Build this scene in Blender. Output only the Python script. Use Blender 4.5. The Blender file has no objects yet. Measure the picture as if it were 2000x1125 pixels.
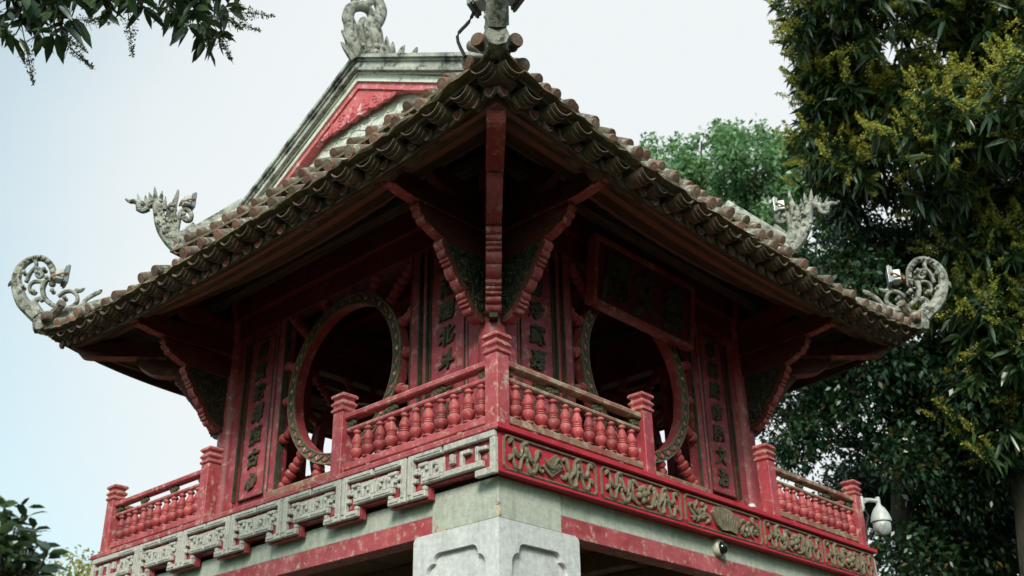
import bpy, math, random
import numpy as np
from mathutils import Vector, Matrix
from mathutils.geometry import tessellate_polygon

random.seed(7)
rng = np.random.default_rng(7)
sc = bpy.context.scene
COL = sc.collection
PI = math.pi
GZ = -4.1                                   # ground level; the balcony floor is z = 0

# ------------------------------------------------------------------ camera, sky, sun, exposure
CAM = np.array([-7.81947, -7.56345, -2.45625])
CR = np.array([[0.68263688, -0.73057806, -0.01620474], [-0.31528895, -0.31445961, 0.8953815], [0.65924182, 0.60611125, 0.44500492]])
FPX = 2116.68
cd = bpy.data.cameras.new('camera'); cam = bpy.data.objects.new('camera', cd); COL.objects.link(cam)
cam.matrix_world = Matrix(((CR[0][0], CR[1][0], -CR[2][0], CAM[0]), (CR[0][1], CR[1][1], -CR[2][1], CAM[1]),
                           (CR[0][2], CR[1][2], -CR[2][2], CAM[2]), (0, 0, 0, 1)))
cd.sensor_width = 36.0; cd.lens = FPX / 2000 * 36.0
cd.clip_start = 0.05; cd.clip_end = 2000
cd.dof.use_dof = True; cd.dof.focus_distance = 8.2; cd.dof.aperture_fstop = 2.2
sc.camera = cam

def at(px, py, D):
    d = CR[0] * (px - 1000) / FPX - CR[1] * (py - 562.5) / FPX + CR[2]
    return CAM + d / np.linalg.norm(d) * D

SUN_EL = math.radians(33); SUN_V = Vector((-0.80, -0.60, 0)).normalized()
w = bpy.data.worlds.new('World'); sc.world = w; w.use_nodes = True
nt = w.node_tree; bg = nt.nodes['Background']
sky = nt.nodes.new('ShaderNodeTexSky'); sky.sky_type = 'NISHITA'; sky.sun_disc = False
sky.sun_elevation = SUN_EL; sky.sun_rotation = math.atan2(SUN_V.x, SUN_V.y)
sky.dust_density = 3.0; sky.air_density = 1.0; sky.ozone_density = 1.0
tc = nt.nodes.new('ShaderNodeTexCoord'); vm = nt.nodes.new('ShaderNodeVectorMath'); vm.operation = 'DOT_PRODUCT'
nzv = nt.nodes.new('ShaderNodeVectorMath'); nzv.operation = 'NORMALIZE'; nt.links.new(tc.outputs['Generated'], nzv.inputs[0])
nt.links.new(nzv.outputs[0], vm.inputs[0]); vv = at(1250, 600, 1.0) - CAM; vm.inputs[1].default_value = tuple(vv)
nz = nt.nodes.new('ShaderNodeTexNoise'); nz.inputs['Scale'].default_value = 2.2; nz.inputs['Detail'].default_value = 4.0; nt.links.new(tc.outputs['Generated'], nz.inputs['Vector'])
ad = nt.nodes.new('ShaderNodeMath'); ad.operation = 'MULTIPLY_ADD'; ad.inputs[1].default_value = 0.10; nt.links.new(nz.outputs['Fac'], ad.inputs[0]); nt.links.new(vm.outputs['Value'], ad.inputs[2])
mr = nt.nodes.new('ShaderNodeMapRange'); mr.interpolation_type = 'SMOOTHSTEP'; mr.inputs[1].default_value = 0.86; mr.inputs[2].default_value = 0.985
mr.inputs[3].default_value = 0.57; mr.inputs[4].default_value = 0.97
nt.links.new(ad.outputs[0], mr.inputs[0])
mx = nt.nodes.new('ShaderNodeMix'); mx.data_type = 'RGBA'
nt.links.new(mr.outputs[0], mx.inputs['Factor']); hz = nt.nodes.new('ShaderNodeVectorMath'); hz.operation = 'MULTIPLY'; hz.inputs[1].default_value = (0.58, 1.20, 1.04); nt.links.new(sky.outputs[0], hz.inputs[0]); nt.links.new(hz.outputs[0], mx.inputs['A'])
mx.inputs['B'].default_value = (4.02, 4.20, 4.22, 1)          # thin bright cloud veil
nt.links.new(mx.outputs['Result'], bg.inputs['Color'])
bg.inputs['Strength'].default_value = 0.10
sl = bpy.data.lights.new('sun', 'SUN'); sun = bpy.data.objects.new('sun', sl); COL.objects.link(sun)
sl.energy = 1.5; sl.angle = math.radians(16); sl.color = (1.0, 0.93, 0.88)
dirv = Vector((SUN_V.x * math.cos(SUN_EL), SUN_V.y * math.cos(SUN_EL), math.sin(SUN_EL)))
sun.rotation_euler = dirv.to_track_quat('Z', 'Y').to_euler()
sun.location = dirv * 60
vs = sc.view_settings; vs.view_transform = 'Standard'; vs.look = 'None'; vs.exposure = 1.15; vs.gamma = 1.0; vs.use_curve_mapping = False
sc.cycles.use_denoising = True
sc.cycles.max_bounces = 8; sc.cycles.diffuse_bounces = 4; sc.cycles.transparent_max_bounces = 8

# ------------------------------------------------------------------ materials
def rgb(r, g, b):                                 # display 0-255 to linear
    f = lambda c: ((c / 255 + 0.055) / 1.055) ** 2.4 if c > 10 else c / 255 / 12.92
    return (f(r), f(g), f(b), 1)

def pm(name, c1, c2, c3=None, chip=0.62, scale=2.0, fine=14.0, rough=0.6, bump=0.25, streak=0.0, streak_col=(0.03, 0.028, 0.022, 1),
       rnd=0.0, grain=None, spec=0.35, chip_scale=9.0, dust=0.0):
    m = bpy.data.materials.new(name); m.use_nodes = True
    n = m.node_tree.nodes; l = m.node_tree.links; b = n['Principled BSDF']
    b.inputs['Roughness'].default_value = rough
    b.inputs['Specular IOR Level'].default_value = spec
    t = n.new('ShaderNodeTexCoord'); oi = n.new('ShaderNodeObjectInfo')
    av = n.new('ShaderNodeVectorMath'); av.operation = 'ADD'
    ml = n.new('ShaderNodeMath'); ml.operation = 'MULTIPLY'; ml.inputs[1].default_value = 37.0
    l.new(oi.outputs['Random'], ml.inputs[0]); l.new(t.outputs['Object'], av.inputs[0]); l.new(ml.outputs[0], av.inputs[1])
    vec = av.outputs[0]
    if grain:
        mp = n.new('ShaderNodeMapping'); mp.inputs['Scale'].default_value = grain; l.new(vec, mp.inputs[0]); gv = mp.outputs[0]
    else: gv = vec
    a = n.new('ShaderNodeTexNoise'); a.inputs['Scale'].default_value = scale; a.inputs['Detail'].default_value = 7; a.inputs['Roughness'].default_value = 0.65
    l.new(gv, a.inputs['Vector'])
    r1 = n.new('ShaderNodeMapRange'); r1.inputs[1].default_value = 0.33; r1.inputs[2].default_value = 0.67; l.new(a.outputs['Fac'], r1.inputs[0])
    mA = n.new('ShaderNodeMix'); mA.data_type = 'RGBA'; mA.inputs['A'].default_value = c1; mA.inputs['B'].default_value = c2; l.new(r1.outputs[0], mA.inputs['Factor'])
    out = mA.outputs['Result']
    f = n.new('ShaderNodeTexNoise'); f.inputs['Scale'].default_value = fine; f.inputs['Detail'].default_value = 6; f.inputs['Roughness'].default_value = 0.7; l.new(gv, f.inputs['Vector'])
    if c3:
        cN = n.new('ShaderNodeTexNoise'); cN.inputs['Scale'].default_value = chip_scale; cN.inputs['Detail'].default_value = 9; cN.inputs['Roughness'].default_value = 0.72; l.new(gv, cN.inputs['Vector'])
        r2 = n.new('ShaderNodeMapRange'); r2.inputs[1].default_value = chip - 0.05; r2.inputs[2].default_value = chip + 0.06; l.new(cN.outputs['Fac'], r2.inputs[0])
        mB = n.new('ShaderNodeMix'); mB.data_type = 'RGBA'; mB.inputs['B'].default_value = c3; l.new(out, mB.inputs['A']); l.new(r2.outputs[0], mB.inputs['Factor'])
        out = mB.outputs['Result']
    if streak > 0:
        mp2 = n.new('ShaderNodeMapping'); mp2.inputs['Scale'].default_value = (7, 7, 0.9); l.new(vec, mp2.inputs[0])
        s = n.new('ShaderNodeTexNoise'); s.inputs['Scale'].default_value = 1.3; s.inputs['Detail'].default_value = 7; s.inputs['Roughness'].default_value = 0.7; l.new(mp2.outputs[0], s.inputs['Vector'])
        r3 = n.new('ShaderNodeMapRange'); r3.inputs[1].default_value = 0.48; r3.inputs[2].default_value = 0.75; r3.inputs[4].default_value = streak; l.new(s.outputs['Fac'], r3.inputs[0])
        mC = n.new('ShaderNodeMix'); mC.data_type = 'RGBA'; mC.inputs['B'].default_value = streak_col; l.new(out, mC.inputs['A']); l.new(r3.outputs[0], mC.inputs['Factor'])
        out = mC.outputs['Result']
    if dust > 0:                                  # tan dust and bleaching that lies on upward faces
        ge = n.new('ShaderNodeNewGeometry'); sx = n.new('ShaderNodeSeparateXYZ'); l.new(ge.outputs['Normal'], sx.inputs[0])
        ru = n.new('ShaderNodeMapRange'); ru.inputs[1].default_value = 0.25; ru.inputs[2].default_value = 0.9; ru.inputs[4].default_value = dust; l.new(sx.outputs['Z'], ru.inputs[0])
        dn = n.new('ShaderNodeMapRange'); dn.inputs[1].default_value = 0.30; dn.inputs[2].default_value = 0.55; l.new(f.outputs['Fac'], dn.inputs[0])
        dm = n.new('ShaderNodeMath'); dm.operation = 'MULTIPLY'; l.new(ru.outputs[0], dm.inputs[0]); l.new(dn.outputs[0], dm.inputs[1])
        mD = n.new('ShaderNodeMix'); mD.data_type = 'RGBA'; mD.inputs['B'].default_value = (0.46, 0.36, 0.27, 1); l.new(out, mD.inputs['A']); l.new(dm.outputs[0], mD.inputs['Factor'])
        out = mD.outputs['Result']
    # fine value variation and per-object variation
    hs = n.new('ShaderNodeHueSaturation'); l.new(out, hs.inputs['Color'])
    r4 = n.new('ShaderNodeMapRange'); r4.inputs[1].default_value = 0.3; r4.inputs[2].default_value = 0.7; r4.inputs[3].default_value = 0.78; r4.inputs[4].default_value = 1.2; l.new(f.outputs['Fac'], r4.inputs[0])
    if rnd > 0:
        r5 = n.new('ShaderNodeMapRange'); r5.inputs[3].default_value = 1 - rnd; r5.inputs[4].default_value = 1 + rnd; l.new(oi.outputs['Random'], r5.inputs[0])
        mm = n.new('ShaderNodeMath'); mm.operation = 'MULTIPLY'; l.new(r4.outputs[0], mm.inputs[0]); l.new(r5.outputs[0], mm.inputs[1]); l.new(mm.outputs[0], hs.inputs['Value'])
    else: l.new(r4.outputs[0], hs.inputs['Value'])
    l.new(hs.outputs[0], b.inputs['Base Color'])
    if bump > 0:
        bp = n.new('ShaderNodeBump'); bp.inputs['Strength'].default_value = bump; bp.inputs['Distance'].default_value = 0.012
        l.new(f.outputs['Fac'], bp.inputs['Height']); l.new(bp.outputs[0], b.inputs['Normal'])
    return m

M = {}
M['red'] = pm('red_lacquer', (0.24, 0.022, 0.030, 1), (0.53, 0.085, 0.105, 1), (0.50, 0.24, 0.22, 1), chip=0.585, scale=1.3, rough=0.42, chip_scale=12, bump=0.12, streak=0.55, streak_col=(0.15, 0.022, 0.022, 1))
M['red_rail'] = pm('faded_red_rail', (0.33, 0.035, 0.045, 1), (0.50, 0.11, 0.125, 1), (0.54, 0.34, 0.27, 1), chip=0.585, scale=3.0, rough=0.55, bump=0.3, chip_scale=16, dust=0.7)
M['red_wood'] = pm('weathered_red_rail', (0.30, 0.05, 0.05, 1), (0.26, 0.18, 0.12, 1), (0.42, 0.33, 0.23, 1), chip=0.55, scale=3.0, rough=0.75, bump=0.5, chip_scale=10, dust=0.8, streak=0.25, streak_col=(0.10, 0.08, 0.05, 1))
M['red_dark'] = pm('shaded_red_wood', (0.12, 0.014, 0.014, 1), (0.22, 0.028, 0.028, 1), (0.20, 0.10, 0.07, 1), chip=0.64, scale=2.2, rough=0.6, bump=0.2, streak=0.3)  # red lowered so shade under the eaves and indoors is in the colour
M['shaded_cheek'] = pm('shaded_bracket_red', (0.085, 0.018, 0.014, 1), (0.13, 0.030, 0.022, 1), (0.10, 0.07, 0.04, 1), chip=0.60, scale=4, rough=0.55, bump=0.35, chip_scale=14)  # darker copy of the red; puts shade into the bracket cheeks
M['red_bright'] = pm('bright_red_board', (0.44, 0.018, 0.035, 1), (0.52, 0.035, 0.055, 1), (0.55, 0.22, 0.22, 1), chip=0.69, scale=3, rough=0.5, bump=0.1, streak=0.2, streak_col=(0.20, 0.01, 0.02, 1))
M['red_gable'] = pm('sunbleached_red_board', (0.52, 0.075, 0.085, 1), (0.62, 0.17, 0.18, 1), (0.74, 0.58, 0.55, 1), chip=0.58, scale=3, rough=0.65, bump=0.15)
M['baluster'] = pm('red_turned_wood', (0.31, 0.028, 0.034, 1), (0.42, 0.075, 0.08, 1), (0.34, 0.27, 0.20, 1), chip=0.63, scale=7, fine=40, rough=0.5, bump=0.15, rnd=0.30, chip_scale=18, dust=0.75)
M['carving'] = pm('dull_gold_carving', (0.22, 0.17, 0.11, 1), (0.13, 0.10, 0.065, 1), (0.36, 0.30, 0.22, 1), chip=0.60, scale=8, fine=40, rough=0.7, bump=0.6, chip_scale=22)
M['gilt_dark'] = pm('tarnished_gilt', (0.045, 0.040, 0.022, 1), (0.09, 0.078, 0.042, 1), (0.20, 0.17, 0.11, 1), chip=0.64, scale=9, fine=50, rough=0.55, bump=0.4, chip_scale=30)
M['black_line'] = pm('black_gold_line', (0.035, 0.03, 0.022, 1), (0.10, 0.085, 0.055, 1), (0.30, 0.26, 0.20, 1), chip=0.66, scale=12, fine=60, rough=0.6, bump=0.3, chip_scale=30)
M['fret'] = pm('pale_grey_fretwork', (0.44, 0.405, 0.37, 1), (0.56, 0.51, 0.46, 1), (0.22, 0.22, 0.20, 1), chip=0.60, scale=3, fine=30, rough=0.8, bump=0.7, chip_scale=14, streak=0.25, streak_col=(0.25, 0.2, 0.17, 1))
M['stone'] = pm('limewashed_stone', (0.56, 0.535, 0.535, 1), (0.67, 0.64, 0.635, 1), (0.42, 0.37, 0.28, 1), chip=0.69, scale=2.2, fine=22, rough=0.85, bump=0.15, streak=0.5, streak_col=(0.36, 0.355, 0.30, 1))
M['beam_lime'] = pm('greenish_limewash', (0.43, 0.43, 0.37, 1), (0.51, 0.50, 0.43, 1), (0.30, 0.31, 0.24, 1), chip=0.66, scale=2, fine=22, rough=0.85, bump=0.2, streak=0.6, streak_col=(0.24, 0.235, 0.17, 1))
M['chip'] = pm('exposed_brick_plaster', (0.42, 0.28, 0.18, 1), (0.55, 0.45, 0.34, 1), scale=14, rough=0.9, bump=0.8)
M['boards'] = pm('brown_floor_boards', (0.11, 0.045, 0.026, 1), (0.17, 0.075, 0.042, 1), (0.07, 0.03, 0.02, 1), chip=0.58, scale=2.5, rough=0.7, bump=0.4, grain=(0.7, 9, 9), rnd=0.15)
M['tile'] = pm('weathered_roof_tile', (0.15, 0.085, 0.06, 1), (0.13, 0.12, 0.09, 1), (0.42, 0.40, 0.36, 1), chip=0.56, scale=5, fine=30, rough=0.85, bump=0.6, rnd=0.25, chip_scale=10)
M['tile_end'] = pm('terracotta_tile_end', (0.26, 0.10, 0.068, 1), (0.13, 0.08, 0.062, 1), (0.14, 0.135, 0.10, 1), chip=0.54, scale=9, fine=40, rough=0.9, bump=0.6, rnd=0.45, chip_scale=16)
M['pan'] = pm('grey_brown_pan_tile', (0.11, 0.070, 0.050, 1), (0.16, 0.115, 0.080, 1), (0.24, 0.19, 0.13, 1), chip=0.60, scale=6, fine=40, rough=0.85, bump=0.5, rnd=0.2, chip_scale=14)
M['moss'] = pm('mossy_eave_mortar', (0.10, 0.068, 0.045, 1), (0.19, 0.145, 0.085, 1), (0.32, 0.265, 0.16, 1), chip=0.60, scale=2.2, fine=30, rough=0.95, bump=0.9, chip_scale=9)
M['plank'] = pm('brown_eave_plank', (0.11, 0.062, 0.045, 1), (0.16, 0.105, 0.075, 1), (0.045, 0.028, 0.02, 1), chip=0.54, scale=2, rough=0.8, bump=0.7, grain=(0.9, 14, 14), chip_scale=2.5, streak=0.3)
M['plank_red'] = pm('pinkish_eave_plank', (0.30, 0.12, 0.10, 1), (0.24, 0.12, 0.09, 1), (0.16, 0.10, 0.07, 1), chip=0.60, scale=2, rough=0.8, bump=0.4, grain=(0.8, 8, 8))
M['mortar'] = pm('weathered_lime_mortar', (0.46, 0.435, 0.38, 1), (0.20, 0.185, 0.155, 1), (0.06, 0.055, 0.045, 1), chip=0.54, scale=7, fine=35, rough=0.9, bump=0.9, chip_scale=13, streak=0.5, streak_col=(0.12, 0.115, 0.10, 1))
M['mildew'] = pm('mildewed_moulding', (0.58, 0.55, 0.49, 1), (0.22, 0.21, 0.19, 1), (0.05, 0.05, 0.045, 1), chip=0.53, scale=3.0, fine=30, rough=0.9, bump=0.7, chip_scale=3.2)
M['plaster'] = pm('cream_stucco', (0.70, 0.67, 0.60, 1), (0.58, 0.55, 0.48, 1), (0.16, 0.15, 0.12, 1), chip=0.62, scale=4, fine=30, rough=0.9, bump=0.5, chip_scale=8)
M['white_plastic'] = pm('white_plastic', (0.50, 0.50, 0.48, 1), (0.56, 0.56, 0.54, 1), scale=4, rough=0.35, bump=0.02, spec=0.5)
M['cream_plastic'] = pm('cream_plastic', (0.50, 0.47, 0.36, 1), (0.54, 0.50, 0.40, 1), scale=4, rough=0.4, bump=0.02, spec=0.5)
M['filigree'] = pm('blackened_gilt_filigree', (0.022, 0.019, 0.011, 1), (0.045, 0.038, 0.020, 1), (0.17, 0.14, 0.07, 1), chip=0.60, scale=12, fine=60, rough=0.5, bump=0.6, chip_scale=34)
M['dark_glass'] = pm('dark_glass', (0.008, 0.008, 0.009, 1), (0.012, 0.012, 0.012, 1), scale=2, rough=0.08, bump=0, spec=0.6)
M['lens'] = pm('clear_lens', (0.30, 0.31, 0.31, 1), (0.42, 0.43, 0.43, 1), scale=9, rough=0.15, bump=0, spec=0.6)
M['grey_metal'] = pm('grey_cast_metal', (0.16, 0.165, 0.17, 1), (0.22, 0.22, 0.23, 1), scale=6, rough=0.45, bump=0.05, spec=0.5)
M['orange'] = pm('rusty_orange_strap', (0.34, 0.16, 0.06, 1), (0.24, 0.11, 0.05, 1), scale=8, rough=0.7, bump=0.2)
M['black'] = pm('black_rubber', (0.012, 0.012, 0.013, 1), (0.02, 0.02, 0.02, 1), scale=8, rough=0.5, bump=0.05)
M['bark'] = pm('dark_bark', (0.045, 0.036, 0.026, 1), (0.075, 0.062, 0.045, 1), (0.11, 0.10, 0.075, 1), chip=0.62, scale=6, rough=0.95, bump=1.0, grain=(3, 3, 0.6))
M['low_bounce'] = pm('low_bounce_ground', (0.030, 0.042, 0.018, 1), (0.050, 0.060, 0.028, 1), (0.06, 0.05, 0.035, 1), chip=0.6, scale=1.5, rough=0.95, bump=0.6)  # unseen ground, set dark green to cut bounce light and tint the shade

def leaf_mat(name, dark, light, warm=None, transl=0.3, rough=0.38, spec=0.5):
    m = bpy.data.materials.new(name); m.use_nodes = True
    n = m.node_tree.nodes; l = m.node_tree.links; b = n['Principled BSDF']; o = n['Material Output']
    at_ = n.new('ShaderNodeAttribute'); at_.attribute_name = 'rnd'
    cr = n.new('ShaderNodeValToRGB'); e = cr.color_ramp.elements
    e[0].color = dark; e[1].color = light; e[1].position = 0.85
    if warm: k = cr.color_ramp.elements.new(0.97); k.color = warm
    l.new(at_.outputs['Fac'], cr.inputs[0]); l.new(cr.outputs[0], b.inputs['Base Color'])
    b.inputs['Roughness'].default_value = rough; b.inputs['Specular IOR Level'].default_value = spec
    tr = n.new('ShaderNodeBsdfTranslucent'); ms = n.new('ShaderNodeMixShader'); ms.inputs[0].default_value = transl
    l.new(cr.outputs[0], tr.inputs['Color']); l.new(b.outputs[0], ms.inputs[1]); l.new(tr.outputs[0], ms.inputs[2]); l.new(ms.outputs[0], o.inputs['Surface'])
    return m
M['mango_leaf'] = leaf_mat('mango_leaf', (0.018, 0.038, 0.014, 1), (0.060, 0.100, 0.032, 1), rough=0.32, transl=0.2, spec=0.75)
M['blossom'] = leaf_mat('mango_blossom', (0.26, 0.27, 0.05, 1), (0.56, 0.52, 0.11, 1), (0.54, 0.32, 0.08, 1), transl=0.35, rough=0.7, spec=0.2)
M['shade_blossom'] = leaf_mat('backlit_blossom', (0.06, 0.07, 0.03, 1), (0.14, 0.14, 0.07, 1), transl=0.3, rough=0.7, spec=0.2)  # mango blossom darkened, so the backlit sprays carry shade in their colour
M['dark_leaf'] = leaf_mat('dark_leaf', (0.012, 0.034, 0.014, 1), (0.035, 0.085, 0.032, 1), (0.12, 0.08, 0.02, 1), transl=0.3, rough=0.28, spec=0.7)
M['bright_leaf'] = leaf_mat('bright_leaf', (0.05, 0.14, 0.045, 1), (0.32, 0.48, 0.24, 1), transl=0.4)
M['yellow_leaf'] = leaf_mat('yellow_green_leaf', (0.16, 0.22, 0.05, 1), (0.45, 0.36, 0.10, 1), (0.5, 0.3, 0.08, 1), transl=0.4)

# ------------------------------------------------------------------ mesh helpers
class MB:
    def __init__(s): s.v = []; s.f = []; s.mi = []; s.cur = 0
    def add(s, vs, fs):
        k = len(s.v); s.v += [tuple(p) for p in vs]; s.f += [tuple(i + k for i in f) for f in fs]; s.mi += [s.cur] * len(fs)
    def box(s, x0, x1, y0, y1, z0, z1, c=0.0):
        if x0 > x1: x0, x1 = x1, x0
        if y0 > y1: y0, y1 = y1, y0
        if z0 > z1: z0, z1 = z1, z0
        if c <= 0:
            s.add([(x, y, z) for z in (z0, z1) for y in (y0, y1) for x in (x0, x1)],
                  [(0, 2, 3, 1), (4, 5, 7, 6), (0, 1, 5, 4), (2, 6, 7, 3), (0, 4, 6, 2), (1, 3, 7, 5)]); return
        X = (x0, x1); Y = (y0, y1); Z = (z0, z1); vs = []; idx = {}
        for i in (0, 1):
            for j in (0, 1):
                for k in (0, 1):
                    sx, sy, sz = (1 - 2 * i), (1 - 2 * j), (1 - 2 * k)
                    for a in range(3):
                        p = [X[i] + c * sx, Y[j] + c * sy, Z[k] + c * sz]; p[a] = (X[i], Y[j], Z[k])[a]
                        idx[(i, j, k, a)] = len(vs); vs.append(p)
        fs = []
        for a in range(3):
            b, d = (a + 1) % 3, (a + 2) % 3
            for sgn in (0, 1):
                q = []
                for (u, w_) in ((0, 0), (1, 0), (1, 1), (0, 1)):
                    t = [0, 0, 0]; t[a] = sgn; t[b] = u; t[d] = w_; q.append(idx[(t[0], t[1], t[2], a)])
                fs.append(tuple(q if sgn else q[::-1]))
        for a in range(3):
            b, d = (a + 1) % 3, (a + 2) % 3
            for sb in (0, 1):
                for sd in (0, 1):
                    q = []
                    for (u, fa) in ((0, b), (1, b), (1, d), (0, d)):
                        t = [0, 0, 0]; t[a] = u; t[b] = sb; t[d] = sd; q.append(idx[(t[0], t[1], t[2], fa)])
                    fs.append(tuple(q if (sb ^ sd) else q[::-1]))
        for i in (0, 1):
            for j in (0, 1):
                for k in (0, 1):
                    q = (idx[(i, j, k, 0)], idx[(i, j, k, 1)], idx[(i, j, k, 2)])
                    fs.append(q if (i + j + k) % 2 else q[::-1])
        s.add(vs, fs)
    def prism(s, poly, fn, t0, t1, hole=None):
        """poly of (u, w); fn(u, w, t) -> xyz; optional hole polygon."""
        n = len(poly)
        if hole is None:
            s.add([fn(u, q, t0) for u, q in poly] + [fn(u, q, t1) for u, q in poly],
                  [tuple(range(n))[::-1], tuple(range(n, 2 * n))] + [(i, (i + 1) % n, n + (i + 1) % n, n + i) for i in range(n)])
        else:
            allp = list(poly) + list(hole); N = len(allp); h = len(hole)
            tr = tessellate_polygon([[Vector((a, b, 0)) for a, b in poly], [Vector((a, b, 0)) for a, b in hole]])
            fs = [tuple(t)[::-1] for t in tr] + [tuple(i + N for i in t) for t in tr]
            fs += [(i, (i + 1) % n, N + (i + 1) % n, N + i) for i in range(n)]
            fs += [(n + (i + 1) % h, n + i, N + n + i, N + n + (i + 1) % h) for i in range(h)]
            s.add([fn(u, q, t0) for u, q in allp] + [fn(u, q, t1) for u, q in allp], fs)
    def lathe(s, prof, n=12, o=(0, 0, 0), mat=None):
        vs = []; fs = []
        for r, z in prof:
            for i in range(n):
                a = 2 * PI * i / n; p = Vector((r * math.cos(a), r * math.sin(a), z))
                if mat is not None: p = mat @ p
                vs.append((p.x + o[0], p.y + o[1], p.z + o[2]))
        m = len(prof)
        for j in range(m - 1):
            for i in range(n): fs.append((j * n + i, j * n + (i + 1) % n, (j + 1) * n + (i + 1) % n, (j + 1) * n + i))
        fs.append(tuple(range(n))[::-1]); fs.append(tuple(range((m - 1) * n, m * n)))
        s.add(vs, fs)
    def tube(s, path, rad, n=8, side=None, sx=1.0):
        """tube along path; rad number or list; side = fixed axis scaled by sx (flattened or widened)."""
        P = [Vector(p) for p in path]; m = len(P)
        if not isinstance(rad, (list, tuple)): rad = [rad] * m
        vs = []; fs = []
        for k in range(m):
            t = (P[min(k + 1, m - 1)] - P[max(k - 1, 0)])
            if t.length < 1e-9: t = Vector((0, 0, 1))
            t.normalize()
            if side is not None: a = Vector(side)
            else: a = t.orthogonal() if abs(t.z) > 0.9 else t.cross(Vector((0, 0, 1)))
            a = (a - t * a.dot(t)); a.normalize(); b = t.cross(a)
            for i in range(n):
                g = 2 * PI * i / n
                vs.append(P[k] + a * (math.cos(g) * rad[k] * sx) + b * (math.sin(g) * rad[k]))
        for k in range(m - 1):
            for i in range(n): fs.append((k * n + i, k * n + (i + 1) % n, (k + 1) * n + (i + 1) % n, (k + 1) * n + i))
        fs.append(tuple(range(n))[::-1]); fs.append(tuple(range((m - 1) * n, m * n)))
        s.add(vs, fs)
    def ball(s, c, r, n=8):
        s.lathe([(max(r * math.sin(PI * k / 6), 0.001), -r * math.cos(PI * k / 6)) for k in range(7)], n, c)
    def mesh(s, name, mats, smooth=False):
        me = bpy.data.meshes.new(name); me.from_pydata(s.v, [], s.f); me.validate()
        for m in (mats if isinstance(mats, (list, tuple)) else [mats]): me.materials.append(M[m] if isinstance(m, str) else m)
        if len(me.polygons) == len(s.mi): me.polygons.foreach_set('material_index', s.mi)
        if smooth:
            me.polygons.foreach_set('use_smooth', [True] * len(me.polygons))
            try: me.set_sharp_from_angle(angle=math.radians(40))
            except Exception: pass
        me.update(); return me
    def build(s, name, mats, parent=None, loc=(0, 0, 0), rz=0.0, smooth=False):
        return inst(name, s.mesh(name, mats, smooth), parent, loc, (0, 0, rz))

def inst(name, me, parent=None, loc=(0, 0, 0), rot=(0, 0, 0), scl=None):
    o = bpy.data.objects.new(name, me); COL.objects.link(o); o.parent = parent
    o.location = loc; o.rotation_euler = rot
    if scl: o.scale = scl
    return o
def tag(o, label=None, cat=None, group=None, kind=None):
    if label: o['label'] = label
    if cat: o['category'] = cat
    if group: o['group'] = group
    if kind: o['kind'] = kind
    return o
def smoothpath(pts, k=4):
    """Catmull-Rom through points of any dimension."""
    P = [np.array(p, float) for p in pts]; out = []
    for i in range(len(P) - 1):
        p0 = P[max(i - 1, 0)]; p1 = P[i]; p2 = P[i + 1]; p3 = P[min(i + 2, len(P) - 1)]
        for j in range(k):
            t = j / k
            out.append(0.5 * ((2 * p1) + (p2 - p0) * t + (2 * p0 - 5 * p1 + 4 * p2 - p3) * t * t + (3 * p1 - p0 - 3 * p2 + p3) * t ** 3))
    out.append(P[-1]); return [tuple(float(x) for x in q) for q in out]
F = lambda s_, z_, o_: (s_, -o_, z_)             # side-local: s along the face, o outward, z up

# ------------------------------------------------------------------ ground
g = MB(); g.add([(-600, -600, GZ), (600, -600, GZ), (600, 600, GZ), (-600, 600, GZ)], [(0, 1, 2, 3)])
tag(g.build('ground', 'low_bounce'), kind='structure')

# ------------------------------------------------------------------ pavilion
ROOT = bpy.data.objects.new('pavilion', None); COL.objects.link(ROOT); ROOT.location = (0, 0, GZ)
tag(ROOT, 'red lacquered wooden pavilion with upturned tiled roofs on grey stone pillars', 'pavilion')
SIDES = {'R': 0.0, 'L': -PI / 2, 'B': PI, 'E': PI / 2}
UP = (0, 0, -GZ)
def part(mb, name, mats, rz=0.0, smooth=False, label=None):
    o = mb.build(name, mats, ROOT, UP, rz, smooth)
    if label: o['label'] = label
    return o
def partm(me, name, rz=0.0): return inst(name, me, ROOT, UP, (0, 0, rz))
def sub(mb, name, mats, parent, smooth=False): return mb.build(name, mats, parent, (0, 0, 0), 0, smooth)

# --- stone pillars, blocks, beams, under-floor boards
def cusp(s0, s1, z0, z1, a=0.07, b=0.055):
    """panel outline with stepped, rounded corners."""
    def corner(cx, cz, dx, dz):
        pts = [(cx + dx * (a + b), cz)]
        for k in range(5):
            t = k / 4 * PI / 2; pts.append((cx + dx * (a + b - b * math.sin(t)), cz + dz * (b - b * math.cos(t))))
        for k in range(5):
            t = k / 4 * PI / 2; pts.append((cx + dx * (a - a * math.sin(t) * 0.8 - a * 0.2 * (k / 4)), cz + dz * (b + a * (1 - math.cos(t)) * 0.9 + 0.012)))
        return pts
    return corner(s0, z1, 1, -1)[::-1] + corner(s1, z1, -1, -1) + corner(s1, z0, -1, 1)[::-1] + corner(s0, z0, 1, 1)
core = MB(); core.box(-2.645, -1.885, 1.885, 2.645, GZ, -0.64); core.v = [(x, -y, z) for x, y, z in core.v]; core.f = [f[::-1] for f in core.f]
core_me = core.mesh('stone_pillar', 'stone')
face = MB()
face.prism([(-2.68, GZ), (-1.85, GZ), (-1.85, -0.655), (-1.86, -0.635), (-1.89, -0.62), (-2.68, -0.62)], F, 2.646, 2.68, hole=cusp(-2.555, -1.985, -3.75, -0.76))
face2 = MB()
face2.prism([(2.646, GZ), (1.85, GZ), (1.85, -0.655), (1.86, -0.635), (1.89, -0.62), (2.646, -0.62)], F, 2.646, 2.68, hole=cusp(1.985, 2.555, -3.75, -0.76))
face_me = face.mesh('face_slab', 'stone'); face2_me = face2.mesh('face_slab', 'stone')
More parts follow.
